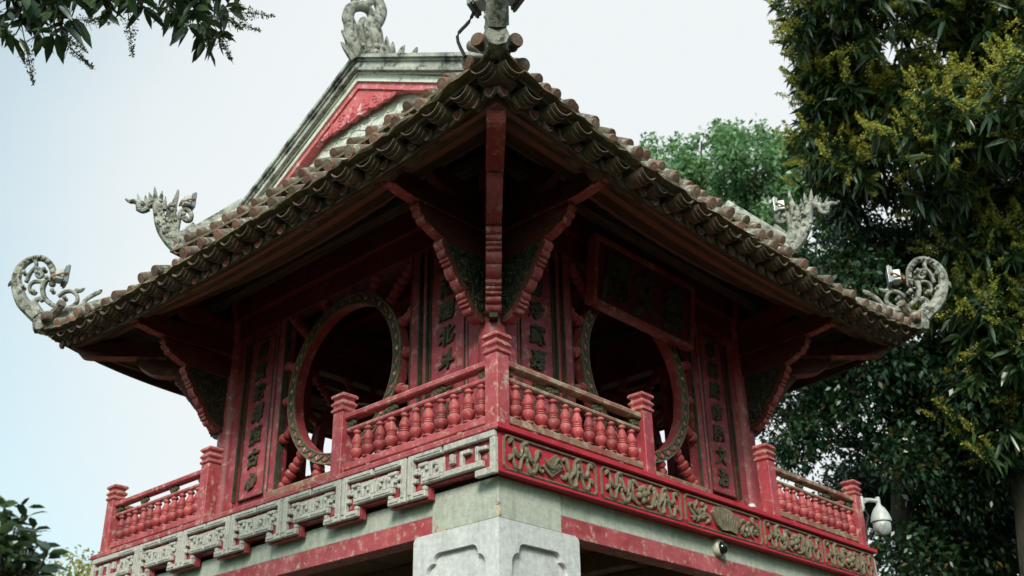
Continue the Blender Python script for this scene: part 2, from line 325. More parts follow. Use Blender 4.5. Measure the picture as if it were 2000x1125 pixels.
blk = MB(); blk.box(-2.674, -2.03, -2.674, -2.03, -0.619, -0.337, 0.006); blk_me = blk.mesh('corner_block', 'beam_lime')
bm1 = MB(); bm1.box(-2.03, 2.03, -2.66, -2.36, -0.487, -0.337); bm1_me = bm1.mesh('beam', 'beam_lime')
bm2 = MB(); bm2.box(-2.03, 2.03, -2.663, -2.50, -0.63, -0.489, 0.004); bm2_me = bm2.mesh('beam_strip', 'red_rail')
def text_mesh(ch, size, ext, off, matname):
    cu = bpy.data.curves.new('t', 'FONT'); cu.body = ch; cu.size = size; cu.extrude = ext; cu.offset = off; cu.align_x = 'CENTER'; cu.align_y = 'CENTER'
    cu.resolution_u = 4; cu.bevel_depth = size * .012; cu.bevel_resolution = 1
    o = bpy.data.objects.new('t', cu); COL.objects.link(o); dg = bpy.context.evaluated_depsgraph_get(); dg.update()
    me = bpy.data.meshes.new_from_object(o.evaluated_get(dg)); bpy.data.objects.remove(o); bpy.data.curves.remove(cu)
    me.materials.clear(); me.materials.append(M[matname]); me.name = 'character'
    co = np.empty(len(me.vertices) * 3); me.vertices.foreach_get('co', co); co = co.reshape(-1, 3)
    if len(co):
        c = (co.max(0) + co.min(0)) / 2; co = co - c
        ph = rng.uniform(0, 6, 4); X, Z = co[:, 0].copy(), co[:, 1].copy(); k_ = 7.0 / size
        co[:, 0] = X + size * (.035 * np.sin(Z * k_ + ph[0]) + .02 * np.sin(Z * k_ * 2.3 + ph[1])) + Z * .10; co[:, 1] = Z + size * (.035 * np.sin(X * k_ + ph[2]) + .02 * np.sin(X * k_ * 2.1 + ph[3])) + X * .12
        q = np.stack([co[:, 0], -co[:, 2], co[:, 1]], 1)                  # stand it up facing -y
        me.vertices.foreach_set('co', q.ravel().astype(np.float32)); me.update()
    return me
for k, rz in SIDES.items():
    p_ = partm(core_me, 'stone_pillar', rz)
    inst('face_slab', face_me, p_)
    # the slab on this pillar's other face belongs to the neighbouring side's frame
    inst('face_slab', face2_me, p_, (0, 0, 0), (0, 0, -PI / 2))
    partm(blk_me, 'corner_block', rz); partm(bm1_me, 'beam', rz); partm(bm2_me, 'beam_strip', rz)
chm = {c: text_mesh(c, 0.50, 0.012, 0.006, 'stone') for c in '文氣天書'}
for rzk, par in ((0.0, 0), (-PI / 2, 1)):
    pil = [o for o in ROOT.children if o.name.startswith('stone_pillar')][0]
    for i, c in enumerate('文氣天書'):
        sx = -2.27 if par == 0 else 2.27
        inst('character', chm[c], pil, tuple(Matrix.Rotation(rzk, 3, 'Z') @ Vector((sx, -2.652, -1.22 - 0.66 * i))), (0, 0, rzk))
# chipped plaster on the near corner
for (s0, z0, r) in ((2.665, -0.585, 0.040), (2.667, -0.52, 0.020), (2.085, -0.60, 0.036), (2.15, -0.61, 0.022)):
    cp = MB(); cp.prism([(s0 + r * (0.7 + 0.5 * random.random()) * math.cos(a) * (1.4 if z0 < -0.6 else 0.6), z0 + r * (0.6 + 0.6 * random.random()) * math.sin(a)) for a in np.linspace(0, 2 * PI, 11)[:-1]], F, 2.66, 2.6775)
    part(cp, 'plaster_chip', 'chip', -PI / 2)
# under-floor boards
fb = MB(); fb.box(-2.6, 2.6, -0.128, 0.128, -0.46, -0.42, 0.006); fb_me = fb.mesh('floor_board', 'boards')
sf = MB(); sf.box(-2.60, 2.60, -2.60, 2.60, -0.415, -0.02); slab = part(sf, 'floor_slab', 'boards')
for i in range(20): inst('floor_board', fb_me, slab, (0, -2.47 + 0.26 * i, random.uniform(-0.004, 0.004)))
jo = MB(); jo.box(-0.07, 0.07, -2.36, 2.36, -0.62, -0.465, 0.006); jo_me = jo.mesh('joist', 'boards')
for x in (-1.6, -0.8, 0, 0.8, 1.6): inst('joist', jo_me, slab, (x, 0, 0))

# --- balcony edge: ledge, frieze (faces R, B) and fretwork (faces L, E)
def mitre_bar(mb, prof, smax_off=0.0, n=1, zfun=None):
    """sweep closed profile [(o, z)] along the whole side, mitred at the corners."""
    m = len(prof); vs = []; T = [-1 + 2 * i / n for i in range(n + 1)]
    for t in T:
        for o_, z_ in prof: vs.append((t * (o_ + smax_off), -o_, z_ + (zfun(t, o_) if zfun else 0)))
    fs = [(k * m + i, (k + 1) * m + i, (k + 1) * m + (i + 1) % m, k * m + (i + 1) % m) for k in range(n) for i in range(m)]
    fs += [tuple(range(m)), tuple(range(n * m, (n + 1) * m))[::-1]]
    mb.add(vs, fs)
led = MB(); mitre_bar(led, [(2.50, -0.018), (2.50, 0.0), (2.772, 0.0), (2.778, -0.006), (2.778, -0.038), (2.77, -0.046), (2.66, -0.046), (2.66, -0.018)]); led_me = led.mesh('floor_ledge', 'red_rail')
led2_me = led.mesh('floor_ledge', 'red_bright')
brd = MB(); mitre_bar(brd, [(2.66, -0.335), (2.66, -0.047), (2.742, -0.047), (2.742, -0.318), (2.755, -0.318), (2.755, -0.335)]); brd_me = brd.mesh('frieze_board', 'red_bright')
PANELS = [(-2.70, -1.70), (-1.65, -0.63), (-0.58, 0.58), (0.63, 1.65), (1.70, 2.70)]
def rrect(s0, s1, z0, z1, r):
    return [(s0 + r, z0), (s1 - r, z0), (s1, z0 + r), (s1, z1 - r), (s1 - r, z1), (s0 + r, z1), (s0, z1 - r), (s0, z0 + r)]
def ribbon(mb, pts, r, o=2.752, wob=0.0):
    P = smoothpath(pts, 4); n_ = len(P)
    mb.tube([F(s_, z_, o + 0.004 * math.sin(i * 1.1)) for i, (s_, z_) in enumerate(P)],
            [r * min(1, .25 + .35 * min(i, n_ - 1 - i)) * (0.6 + 0.45 * abs(math.sin(i / n_ * PI * len(pts) * 0.5 + 0.6))) for i in range(n_)], 6, side=(0, 1, 0), sx=0.9)
def frieze_carving(s0, s1, motif, mirror):
    mb = MB(); cx = (s0 + s1) / 2; hw = (s1 - s0) / 2 - 0.05; zc = -0.187
    rr = random.Random(int(cx * 100) + 5)
    j = lambda a=0.006: rr.uniform(-a, a)
    if motif != 'basket':
        for sg in (-1, 1):
            X = lambda t: cx + sg * t * hw
            up = [(X(1.0), zc + 0.065 + j()), (X(.92), zc + 0.09 + j()), (X(.84), zc + 0.01), (X(.74), zc + 0.0), (X(.68), zc + 0.085 + j()), (X(.58), zc + 0.09), (X(.52), zc + 0.0 + j()), (X(.42), zc - 0.02), (X(.34), zc + 0.07 + j()), (X(.24), zc + 0.06 + j())]
            lo = [(X(1.0), zc - 0.055), (X(.93), zc - 0.02), (X(.86), zc - 0.09), (X(.77), zc - 0.095), (X(.70), zc - 0.01), (X(.60), zc - 0.0), (X(.55), zc - 0.09), (X(.44), zc - 0.10), (X(.36), zc - 0.03), (X(.28), zc - 0.07), (X(.2), zc - 0.05)]
            ribbon(mb, up, 0.020); ribbon(mb, lo, 0.020)
            ribbon(mb, [(X(.64), zc + 0.08), (X(.60), zc + 0.02), (X(.60), zc - 0.04)], 0.02)
            ribbon(mb, [(X(.46), zc - 0.02), (X(.42), zc - 0.06), (X(.46), zc - 0.10)], 0.018)
            ribbon(mb, [(X(.9), zc + 0.05), (X(.88), zc + 0.0), (X(.93), zc - 0.04)], 0.014)
        if motif == 'book':
            for a, w_ in ((0.12, 0.075), (0.085, 0.05), (0.05, 0.03)):
                mb.prism([(cx - a, zc - w_ * .4), (cx - a * .2, zc - w_ * 1.2), (cx + a, zc + w_ * .1), (cx + a * .3, zc + w_ * 1.2)], F, 2.745, 2.765 + (0.12 - a) * 0.2)
            ribbon(mb, [(cx - .12, zc + .03), (cx - .03, zc - .03), (cx + .04, zc + .05), (cx + .11, zc - .02)], 0.014, 2.775)
        else:
            for q in range(6):
                a = q * PI / 3 + 0.4
                mb.ball(F(cx + 0.055 * math.cos(a), zc + 0.05 * math.sin(a), 2.752), 0.030, 7)
            mb.ball(F(cx, zc, 2.762), 0.032, 8)
            for sg in (-1, 1): ribbon(mb, [(cx + sg * .05, zc + .03), (cx + sg * .12, zc + .085), (cx + sg * .14, zc + .0), (cx + sg * .1, zc - .08), (cx + sg * .03, zc - .09)], 0.018)
    else:
        mb.prism([(cx - .21, zc + .03), (cx - .16, zc + .085), (cx - .05, zc + .10), (cx + .08, zc + .095), (cx + .13, zc + .05), (cx + .20, zc + .075), (cx + .22, zc + .0), (cx + .16, zc - .05), (cx + .14, zc - .10), (cx + .04, zc - .085), (cx - .08, zc - .10), (cx - .15, zc - .06)], F, 2.745, 2.772)
        for q in range(9): ribbon(mb, [(cx - .17 + .04 * q, zc + .05 - .003 * q), (cx - .14 + .033 * q, zc - .06)], 0.009, 2.775)
        for sg in (-1, 1):
            for (a, b) in ((0.26, .9), (0.40, 1.0), (0.33, .5), (0.47, .6)):
                ribbon(mb, [(cx + sg * a, zc + .085 * b + j(.02)), (cx + sg * (a + .05), zc + .01 + j(.02)), (cx + sg * (a - .02), zc - .04 + j(.02)), (cx + sg * (a + .04), zc - .09 * b)], 0.022)
            for q in range(7): mb.ball(F(cx + sg * rr.uniform(.25, .52), zc + rr.uniform(-.09, .09), 2.748), 0.022, 6)
    return mb
bord_me = []; carv_me = []
for i, (a, b) in enumerate(PANELS):
    mb = MB(); o_ = rrect(a, b, -0.312, -0.062, 0.03); i_ = rrect(a + 0.016, b - 0.016, -0.296, -0.078, 0.024); mb.prism(o_, F, 2.740, 2.754, hole=i_)
    i2 = rrect(a + 0.006, b - 0.006, -0.306, -0.068, 0.027); i3 = rrect(a + 0.011, b - 0.011, -0.301, -0.073, 0.025); mb.prism(i2, F, 2.75, 2.758, hole=i3)
    bord_me.append(mb.mesh('panel_border', 'carving'))
    carv_me.append(frieze_carving(a, b, ('book', 'flower', 'basket', 'flower', 'flower')[i], 1).mesh('ribbon_carving', 'carving', True))
# fretwork
fbk = MB(); mitre_bar(fbk, [(2.66, -0.30), (2.66, -0.047), (2.735, -0.047), (2.735, -0.30)]); fbk_me = fbk.mesh('fretwork_board', 'red')
JO = [-1.86, -1.115, -0.37, 0.37, 1.115, 1.86]
def fret_unit():
    mb = MB(); bar = lambda s0, s1, z0, z1, o=2.776: mb.box(s0, s1, -2.735, -o, z0, z1, 0.006)
    for sg in (-1, 1):
        S = lambda a: sg * a
        bar(S(.008), S(.066), -.375, -.048)                              # stem
        bar(S(.066), S(.36), -.096, -.048)                               # top band
        bar(S(.066), S(.20), -.375, -.325)                               # foot
        bar(S(.165), S(.20), -.325, -.295, 2.773)                        # foot's upturned end
        bar(S(.066), S(.105), -.20, -.155, 2.772)
        bar(S(.15), S(.372), -.283, -.238)                               # lower band
        bar(S(.15), S(.185), -.238, -.185, 2.773); bar(S(.115), S(.15), -.21, -.178, 2.771)
        bar(S(.115), S(.21), -.150, -.122, 2.773); bar(S(.185), S(.21), -.185, -.15, 2.773); bar(S(.115), S(.135), -.178, -.15, 2.772)
        bar(S(.235), S(.262), -.238, -.145, 2.774); bar(S(.262), S(.315), -.17, -.142, 2.773); bar(S(.29), S(.315), -.205, -.17, 2.772)
        bar(S(.335), S(.372), -.238, -.165, 2.772); bar(S(.066), S(.10), -.26, -.225, 2.773)
        bar(S(.115), S(.37), -.236, -.118, 2.751)
        mb.box(S(.02), S(.055), -2.776, -2.783, -.34, -.08, 0.003); mb.box(S(.10), S(.35), -2.776, -2.782, -.079, -.064, 0.003)
        mb.box(S(.17), S(.36), -2.776, -2.782, -.268, -.253, 0.003); mb.box(S(.08), S(.185), -2.776, -2.782, -.358, -.343, 0.003)
    return mb
fret_me = fret_unit().mesh('fret_unit', 'fret')
fr_back = MB()
fr_back.box(-.21, .21, -2.69, -2.733, -.388, -.301); fr_back_me = fr_back.mesh('fret_backing', 'red')
fe_me = []
for sg in (-1, 1):
    fe = MB(); S = lambda a: sg * a
    fe.box(S(2.24), S(2.735), -2.737, -2.776, -.096, -.048, .006); fe.box(S(2.69), S(2.742), -2.737, -2.776, -.35, -.096, .006); fe.box(S(2.55), S(2.69), -2.737, -2.776, -.35, -.30, .006)
    fe.box(S(2.24), S(2.62), -2.737, -2.776, -.283, -.238, .006); fe.box(S(2.40), S(2.43), -2.737, -2.774, -.238, -.13, .005); fe.box(S(2.30), S(2.34), -2.737, -2.774, -.20, -.13, .005)
    fe.box(S(2.43), S(2.50), -2.737, -2.774, -.16, -.13, .005); fe.box(S(2.55), S(2.58), -2.737, -2.774, -.238, -.13, .005); fe.box(S(2.58), S(2.66), -2.737, -2.774, -.17, -.14, .005)
    fe_me.append(fe.mesh('fret_end', 'fret'))
for k, rz in SIDES.items():
    if k in 'RB':
        partm(led2_me, 'floor_ledge', rz); b_ = partm(brd_me, 'frieze_board', rz)
        for i in range(5): inst('panel_border', bord_me[i], b_); inst('ribbon_carving', carv_me[i], b_)
    else:
        partm(led_me, 'floor_ledge', rz); b_ = partm(fbk_me, 'fretwork_board', rz); inst('fret_end', fe_me[0], b_); inst('fret_end', fe_me[1], b_)
        for x in JO: inst('fret_unit', fret_me, b_, (x, 0, 0)); inst('fret_backing', fr_back_me, b_, (x, 0, 0))

# --- balustrades
POST = MB(); POST.box(-0.062, 0.062, -0.062, 0.062, 0.0, 0.545, 0.006); post_me = POST.mesh('balustrade_post', 'red_rail'); post2_me = POST.mesh('balustrade_post', 'red')
cap = MB()
prof = [(0.062, 0.545), (0.074, 0.556), (0.074, 0.572), (0.058, 0.585), (0.064, 0.597), (0.076, 0.610), (0.076, 0.624), (0.060, 0.640), (0.055, 0.652), (0.070, 0.668), (0.078, 0.672), (0.078, 0.690), (0.066, 0.702), (0.004, 0.712)]
vs = [(x * r, y * r, z) for r, z in prof for x, y in ((-1, -1), (1, -1), (1, 1), (-1, 1))]
cap.add(vs, [(4 * j + i, 4 * j + (i + 1) % 4, 4 * j + 4 + (i + 1) % 4, 4 * j + 4 + i) for j in range(len(prof) - 1) for i in range(4)] + [(0, 3, 2, 1), tuple(range(4 * len(prof) - 4, 4 * len(prof)))])
cap_me = cap.mesh('post_cap', 'red_rail')
BAL = MB()
BAL.lathe([(0.0249, 0.112), (0.0384, 0.114), (0.0384, 0.122), (0.0226, 0.129), (0.0316, 0.138), (0.0463, 0.155), (0.052, 0.176), (0.0486, 0.196), (0.0373, 0.211), (0.0418, 0.214), (0.0429, 0.22), (0.0373, 0.224), (0.0373, 0.228), (0.0418, 0.231), (0.0407, 0.237), (0.035, 0.24), (0.0418, 0.252), (0.0429, 0.266), (0.0373, 0.288), (0.0271, 0.31), (0.0215, 0.326), (0.0271, 0.334), (0.0339, 0.342), (0.0328, 0.354), (0.0226, 0.364)], 14)
bal_me = BAL.mesh('baluster', 'baluster', True)
S0, S1 = -2.66 + 0.062, -0.954 - 0.062
def rail_meshes(matn):
    a = MB(); a.box(S0, S1, -2.63, -2.69, 0.052, 0.112, 0.007)
    b = MB(); b.box(S0, S1, -2.615, -2.705, 0.470, 0.520, 0.010)
    c = MB(); c.box(S0, S1, -2.635, -2.685, 0.364, 0.404, 0.012)
    return a.mesh('balustrade', matn), b.mesh('handrail', matn), c.mesh('middle_rail', matn)
RM = {'L': rail_meshes('red_rail'), 'R': rail_meshes('red_wood')}
cb = MB()
for q in ((-.05, .437), (-.02, .445), (.02, .43), (.05, .44), (0, .425), (-.035, .42), (.035, .455)): cb.ball((q[0], 0, q[1]), 0.020, 6)
cb.box(-.014, .014, -.012, .012, .400, .472); cb_me = cb.mesh('cloud_block', 'gilt_dark', True)
pd = MB(); pd.box(-.018, .018, -.03, .03, -.0, .052); pd_me = pd.mesh('foot_block', 'red_wood')
for k, rz in SIDES.items():
    sgn = 'L' if k in 'LE' else 'R'
    for x in (-2.66, -0.954, 0.954):
        q = inst('balustrade_post', post_me if k in 'LB' or x < -2 else post2_me, ROOT, tuple(Matrix.Rotation(rz, 3, 'Z') @ Vector((x, -2.66, 0)) + Vector(UP)), (0, 0, rz))
        inst('post_cap', cap_me, q)
    for mir in (1, -1):
        off = 0 if mir == 1 else (2.66 + 0.954)
        b_ = inst('balustrade', RM[sgn][0], ROOT, tuple(Matrix.Rotation(rz, 3, 'Z') @ Vector((off, 0, 0)) + Vector(UP)), (0, 0, rz))
        inst('handrail', RM[sgn][1], b_); inst('middle_rail', RM[sgn][2], b_)
        for i in range(11): inst('baluster', bal_me, b_, (-2.475 + 0.1365 * i + random.uniform(-.004, .004), -2.66, 0), (random.uniform(-.02, .02), random.uniform(-.025, .025), random.uniform(0, 6)), (1 + random.uniform(-.06, .06),) * 2 + (1,))
        for x in (-2.56, -2.07, -1.54, -1.06): inst('cloud_block', cb_me, b_, (x, -2.66, 0))
        for x in (-2.3, -1.3): inst('foot_block', pd_me, b_, (x, -2.66, 0))
ob = MB(); ob.box(-2.47, -2.33, -2.63, -2.685, 0.001, 0.05, 0.004); part(ob, 'spacer_block', 'orange', SIDES['L'], label='small orange brick block under the railing')

# --- columns, walls, panels, moon windows
colm = MB(); colm.lathe([(0.128, 0.0), (0.126, 1.0), (0.118, 2.6), (0.116, 2.95)], 20, (-1.9, -1.9, 0)); col_me = colm.mesh('column', 'red', True)
sill = MB(); sill.box(-1.0, 1.0, -1.82, -2.02, 0.36, 0.425, 0.008); sill_me = sill.mesh('window_sill', 'red_wood')
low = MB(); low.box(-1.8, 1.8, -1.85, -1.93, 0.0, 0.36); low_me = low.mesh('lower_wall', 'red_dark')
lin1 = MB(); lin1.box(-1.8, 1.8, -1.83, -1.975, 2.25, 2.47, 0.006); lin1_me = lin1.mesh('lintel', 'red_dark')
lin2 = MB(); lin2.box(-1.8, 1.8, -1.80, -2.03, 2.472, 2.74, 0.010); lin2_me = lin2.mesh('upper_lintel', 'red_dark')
lin3 = MB(); lin3.box(-1.8, 1.8, -1.80, -1.97, 2.742, 2.93, 0.010); lin3_me = lin3.mesh('wall_plate', 'plank')
jamb = MB(); jamb.box(-1.055, -0.952, -1.84, -1.965, 0.36, 2.25, 0.006); jamb_me = jamb.mesh('window_jamb', 'red')
jl = MB(); jl.box(-1.062, -1.048, -1.94, -1.972, 0.362, 2.248); jl.box(-0.958, -0.945, -1.90, -1.969, 0.427, 2.248); jl_me = jl.mesh('gilt_edge', 'black_line')
pan = MB(); pan.box(-1.785, -1.062, -1.86, -1.90, 0.36, 2.25); pan_me = pan.mesh('calligraphy_panel', 'red')
pf = MB()
for a, b in ((-1.785, -1.665), (-1.135, -1.098)): pf.box(a, b, -1.90, -1.955, 0.36, 2.25, 0.005)
pf.box(-1.62, -1.155, -1.90, -1.925, 0.47, 2.16, 0.004); pf_me = pf.mesh('panel_frame', 'red')
pl = MB()
for a, b in ((-1.668, -1.655), (-1.148, -1.136), (-1.60, -1.590), (-1.182, -1.172)): pl.box(a, b, -1.925, -1.940 if a > -1.65 and a < -1.16 else -1.958, 0.47, 2.16)
for z in (0.468, 2.155): pl.box(-1.59, -1.182, -1.925, -1.938, z, z + 0.011)
pl_me = pl.mesh('gilt_moulding', 'black_line')
TEXT = {('L', -1): '月實欲澤照古心', ('L', 1): '秋鴻閣北斗聚光', ('R', -1): '奇閣珍藏嘉會日', ('R', 1): '希朝熙飭隆文治'}
CH = {}
ring = MB(); NR = 72
def annulus(mb, r0, r1, o0, o1, zc=1.335, n=NR):
    vs = []; 
    for i in range(n):
        a = 2 * PI * i / n
        for r, o in ((r0, o0), (r1, o0), (r1, o1), (r0, o1)): vs.append(F(r * math.cos(a), zc + r * math.sin(a), o))
    fs = [(4 * i + j, 4 * ((i + 1) % n) + j, 4 * ((i + 1) % n) + (j + 1) % 4, 4 * i + (j + 1) % 4) for i in range(n) for j in range(4)]
    mb.add(vs, fs)
annulus(ring, 0.722, 0.822, 1.86, 1.955); ring_me = ring.mesh('round_window_frame', 'red')
band = MB(); annulus(band, 0.734, 0.820, 1.954, 1.962); annulus(band, 0.814, 0.828, 1.95, 1.972); annulus(band, 0.724, 0.736, 1.95, 1.972); band_me = band.mesh('ring_band', 'carving')
orn = MB()
for i in range(40):
    a = 2 * PI * (i + .5) / 40; c, s_ = math.cos(a), math.sin(a); q = []
    for du, dv in ((0.030, 0), (0, 0.020), (-0.030, 0), (0, -0.020)):
        r = 0.775 + du; q.append((r * c - dv * s_, 1.335 + r * s_ + dv * c))
    orn.prism(q, F, 1.958, 1.970)
orn_me = orn.mesh('ring_diamonds', 'red_gable')
vine = MB()
for ph in (0, PI):
    P = []
    for i in range(241):
        a = 2 * PI * i / 240; r = 0.775 + 0.030 * math.sin(a * 20 + ph); P.append(F(r * math.cos(a), 1.335 + r * math.sin(a), 1.966))
    vine.tube(P, 0.006, 4, side=(0, 1, 0))
vine_me = vine.mesh('ring_vine', 'gilt_dark')
def spoke_mesh(L, name='spoke'):
    mb = MB(); nb = max(2, int(round(L / 0.075))); prof = [(0.036, 0.0), (0.046, 0.006)]
    for i in range(nb):
        z0 = L * i / nb; d = L / nb; big = 0.056 if i % 3 != 1 else 0.047
        prof += [(0.036, z0 + d * .08), (big * .93, z0 + d * .24), (big, z0 + d * .5), (big * .93, z0 + d * .76), (0.036, z0 + d * .92)]
    prof += [(0.046, L - .006), (0.036, L)]; mb.lathe(prof, 12); return mb.mesh(name, 'baluster', True)
SPK = []
for i in range(16):
    a = 2 * PI * i / 16 + 1e-6; c, s_ = math.cos(a), math.sin(a); m_ = max(abs(c), abs(s_))
    rend = 0.945 / m_ if i % 4 else 0.945
    rend = min(rend, 0.945 / m_); SPK.append((a, rend))
sp_cache = {}
for k, rz in SIDES.items():
    c_ = partm(col_me, 'column', rz); partm(sill_me, 'window_sill', rz); partm(low_me, 'lower_wall', rz)
    l1 = partm(lin1_me, 'lintel', rz); partm(lin2_me, 'upper_lintel', rz); partm(lin3_me, 'wall_plate', rz)
    for sg in (-1, 1):
        rot = (0, 0, rz); 
        off = 0 if sg == -1 else 2.0035
        dx = lambda o: tuple(Matrix.Rotation(rz, 3, 'Z') @ Vector((o, 0, 0)) + Vector(UP))
        j_ = inst('window_jamb', jamb_me, ROOT, dx(0 if sg == -1 else 2.007), rot); inst('gilt_edge', jl_me, j_)
        o_ = 0 if sg == -1 else (1.785 + 1.062)
        p_ = inst('calligraphy_panel', pan_me, ROOT, dx(o_), rot); 
        e = inst('panel_frame', pf_me, p_, (0, 0, 0) if sg == -1 else (-2.847, 0, 0)); e.scale = (1, 1, 1)
        e2 = inst('gilt_moulding', pl_me, p_, (0, 0, 0) if sg == -1 else (-2.847, 0, 0))
        if sg == 1:                                                     # mirror the frame strips for the other side
            for q_, mm in ((e, pf), (e2, pl)):
                key = 'mir' + q_.name.split('.')[0]
                if key not in CH:
                    nm = MB(); nm.v = [(-x, y, z) for x, y, z in mm.v]; nm.f = [f[::-1] for f in mm.f]; nm.mi = mm.mi
                    CH[key] = nm.mesh(q_.name.split('.')[0], 'red' if mm is pf else 'black_line')
                q_.data = CH[key]
        if (k, sg) in TEXT:
            for i, c in enumerate(TEXT[(k, sg)]):
                if c not in CH: CH[c] = text_mesh(c, 0.200, 0.010, 0.0045, 'gilt_dark')
                inst('character', CH[c], p_, (sg * 1.385 - o_, -1.935, 2.03 - 0.232 * i), (0, 0, 0), (0.95, 1, 0.92))
    rg = partm(ring_me, 'round_window_frame', rz)
    inst('ring_band', band_me, rg); tag(inst('ring_diamonds', orn_me, rg), kind='stuff'); inst('ring_vine', vine_me, rg)
    for a, rend in SPK:
        L = rend - 0.818; kx = round(L, 3)
        if kx not in sp_cache: sp_cache[kx] = spoke_mesh(L)
        inst('spoke', sp_cache[kx], rg, F(0.818 * math.cos(a), 1.335 + 0.818 * math.sin(a), 1.915), (0, PI / 2 - a, 0))
# interior ceiling
ce = MB(); ce.box(-1.85, 1.85, -1.85, 1.85, 2.945, 2.985); ceil = part(ce, 'ceiling', 'boards')
cbm = MB(); cbm.box(-0.07, 0.07, -1.79, 1.79, 2.80, 2.94, 0.006); cbm_me = cbm.mesh('ceiling_beam', 'red_dark')
for x in (-1.2, -0.6, 0, 0.6, 1.2): inst('ceiling_beam', cbm_me, ceil, (x, 0, 0))

# --- brackets
TIP = smoothpath([(3.20, 2.235), (3.14, 2.165), (3.05, 2.115), (2.92, 2.088), (2.79, 2.080)], 3)
LOW = smoothpath([(2.79, 2.05), (2.775, 2.00), (2.71, 1.925), (2.61, 1.868), (2.50, 1.835)], 3)
EDGE = [(2.535, 1.825), (2.505, 1.745), (2.465, 1.69), (2.445, 1.655), (2.425, 1.625), (2.36, 1.525), (2.275, 1.445), (2.255, 1.385), (2.235, 1.355), (2.215, 1.325), (2.16, 1.275), (2.06, 1.235)]
NOSE = [(3.205, 2.25), (3.165, 2.185), (3.115, 2.145), (3.06, 2.115)]; NOSE2 = [(2.795, 2.065), (2.785, 2.01), (2.745, 1.955), (2.69, 1.91)]
TIPD = smoothpath([(3.13, 2.26), (3.105, 2.175), (3.06, 2.112), (2.9, 2.10), (2.66, 2.10)], 3)
LOWD = smoothpath([(2.655, 2.085), (2.63, 2.0), (2.565, 1.93), (2.48, 1.888), (2.33, 1.88)], 3)
EDGED = [(2.345, 1.86), (2.32, 1.80), (2.29, 1.765), (2.275, 1.735), (2.255, 1.70), (2.215, 1.61), (2.15, 1.52), (2.135, 1.47), (2.12, 1.435), (2.105, 1.40), (2.075, 1.345), (2.02, 1.29)]
def bracket_meshes(zl=0.0, wide=0.055, TIP=TIP, LOW=LOW, EDGE=EDGE, noses=True):
    """profile plane (r, z) mapped so that r runs along +x; thickness along y."""
    lift = lambda r: zl * max(0, (r - 2.2)) ** 1.2
    fn = lambda u, q, t: (u, t, q + lift(u))
    a = MB(); a.prism([(1.98, 2.27)] + [(1.98, 2.085)] + [(r, z) for r, z in TIP[::-1]] + [(TIP[0][0] - .01, 2.275), (3.0, 2.27)], fn, -wide, wide)
    b = MB(); b.prism([(1.98, 2.045), (1.98, 1.835)] + [(r, z) for r, z in LOW[::-1]] + [(LOW[0][0] - .02, 2.06)], fn, -wide * .9, wide * .9)
    c = MB()
    segs = [(c, q0, q1) for q0, q1 in zip(EDGE[:-1], EDGE[1:])]
    if noses: segs += [(a, q0, q1) for q0, q1 in zip(NOSE[:-1], NOSE[1:])] + [(b, q0, q1) for q0, q1 in zip(NOSE2[:-1], NOSE2[1:])]
    for i, (tgt, e0, e1) in enumerate(segs):                                # scalloped edge: a lobe for each step
        p0 = Vector(e0); p1 = Vector(e1); d = (p1 - p0); n_ = Vector((-d.y, d.x)).normalized()
        if n_.x > 0: n_ = n_
        else: n_ = -n_
        out = Vector((abs(n_.x), -abs(n_.y)))
        pts = [p0 - out * .045]; L = d.length
        for j in range(7):
            t = j / 6; pts.append(p0 + d * t + out * (0.020 * math.sin(PI * t) ** 0.7))
        pts.append(p1 - out * .045); tgt.prism([(p.x, p.y) for p in pts], fn, -wide * .92 + .002 * (i % 2), wide * .92 - .002 * (i % 2))
    e = MB()
    e.prism([(1.98, 1.834), (1.98, 1.25), (2.05, 1.25)] + [(r - .03, z + .02) for r, z in EDGE[::-1][1:]] + [(EDGE[0][0] - .035, 1.834)], fn, -wide * .5, wide * .5)
    rr = random.Random(3)
    for i in range(80):
        u = rr.uniform(2.0, EDGE[0][0] - .05); zmin = np.interp(u, [q[0] for q in EDGE[::-1]], [q[1] for q in EDGE[::-1]]) + .045; z = rr.uniform(zmin, max(zmin + .02, 1.84))
        for sg in (-1, 1):
            a0 = rr.uniform(0, 6.28); R_ = rr.uniform(.018, .04)
            P = [(u + R_ * (1 - k / 9) * math.cos(a0 + k * .8), sg * wide * (.55 + .06 * k / 8), z + lift(u) + R_ * (1 - k / 9) * math.sin(a0 + k * .8)) for k in range(8)]
            e.tube(P, [.008] * 7 + [.012], 4, side=(0, 1, 0))
    for i in range(26):
        u = rr.uniform(2.2, LOW[0][0] - .03)
        for sg in (-1, 1): e.ball((u, sg * wide * .3, 2.066 + lift(u)), .018, 5)
    d_ = MB(); d_.prism([(1.98, 2.46), (1.98, 2.34), (2.50, 2.34), (2.62, 2.37), (2.70, 2.44), (2.72, 2.50), (2.66, 2.52)], fn, -wide * .8, wide * .8)
    f_ = MB(); f_.prism([(1.98, 2.335), (1.98, 2.275), (2.35, 2.275), (2.42, 2.335)], fn, -wide * .7, wide * .7)
    for mb_ in (a, b, c):                                           # cheeks get a darker red as painted shade, noses a sunlit pink
        for q, f in enumerate(mb_.f):
            ys = [mb_.v[j][1] for j in f]
            if max(ys) - min(ys) < 1e-5: mb_.mi[q] = 1
    return a.mesh('bracket_arm', ['red_rail', 'shaded_cheek']), b.mesh('lower_arm', ['red_rail', 'shaded_cheek']), c.mesh('scalloped_edge', ['red_rail', 'shaded_cheek']), e.mesh('carved_infill', 'filigree'), d_.mesh('upper_arm', 'red_dark'), f_.mesh('spacer', 'red_dark')
BR = bracket_meshes(0.0); 
BD = bracket_meshes(0.0, 0.070, TIPD, LOWD, EDGED, False)
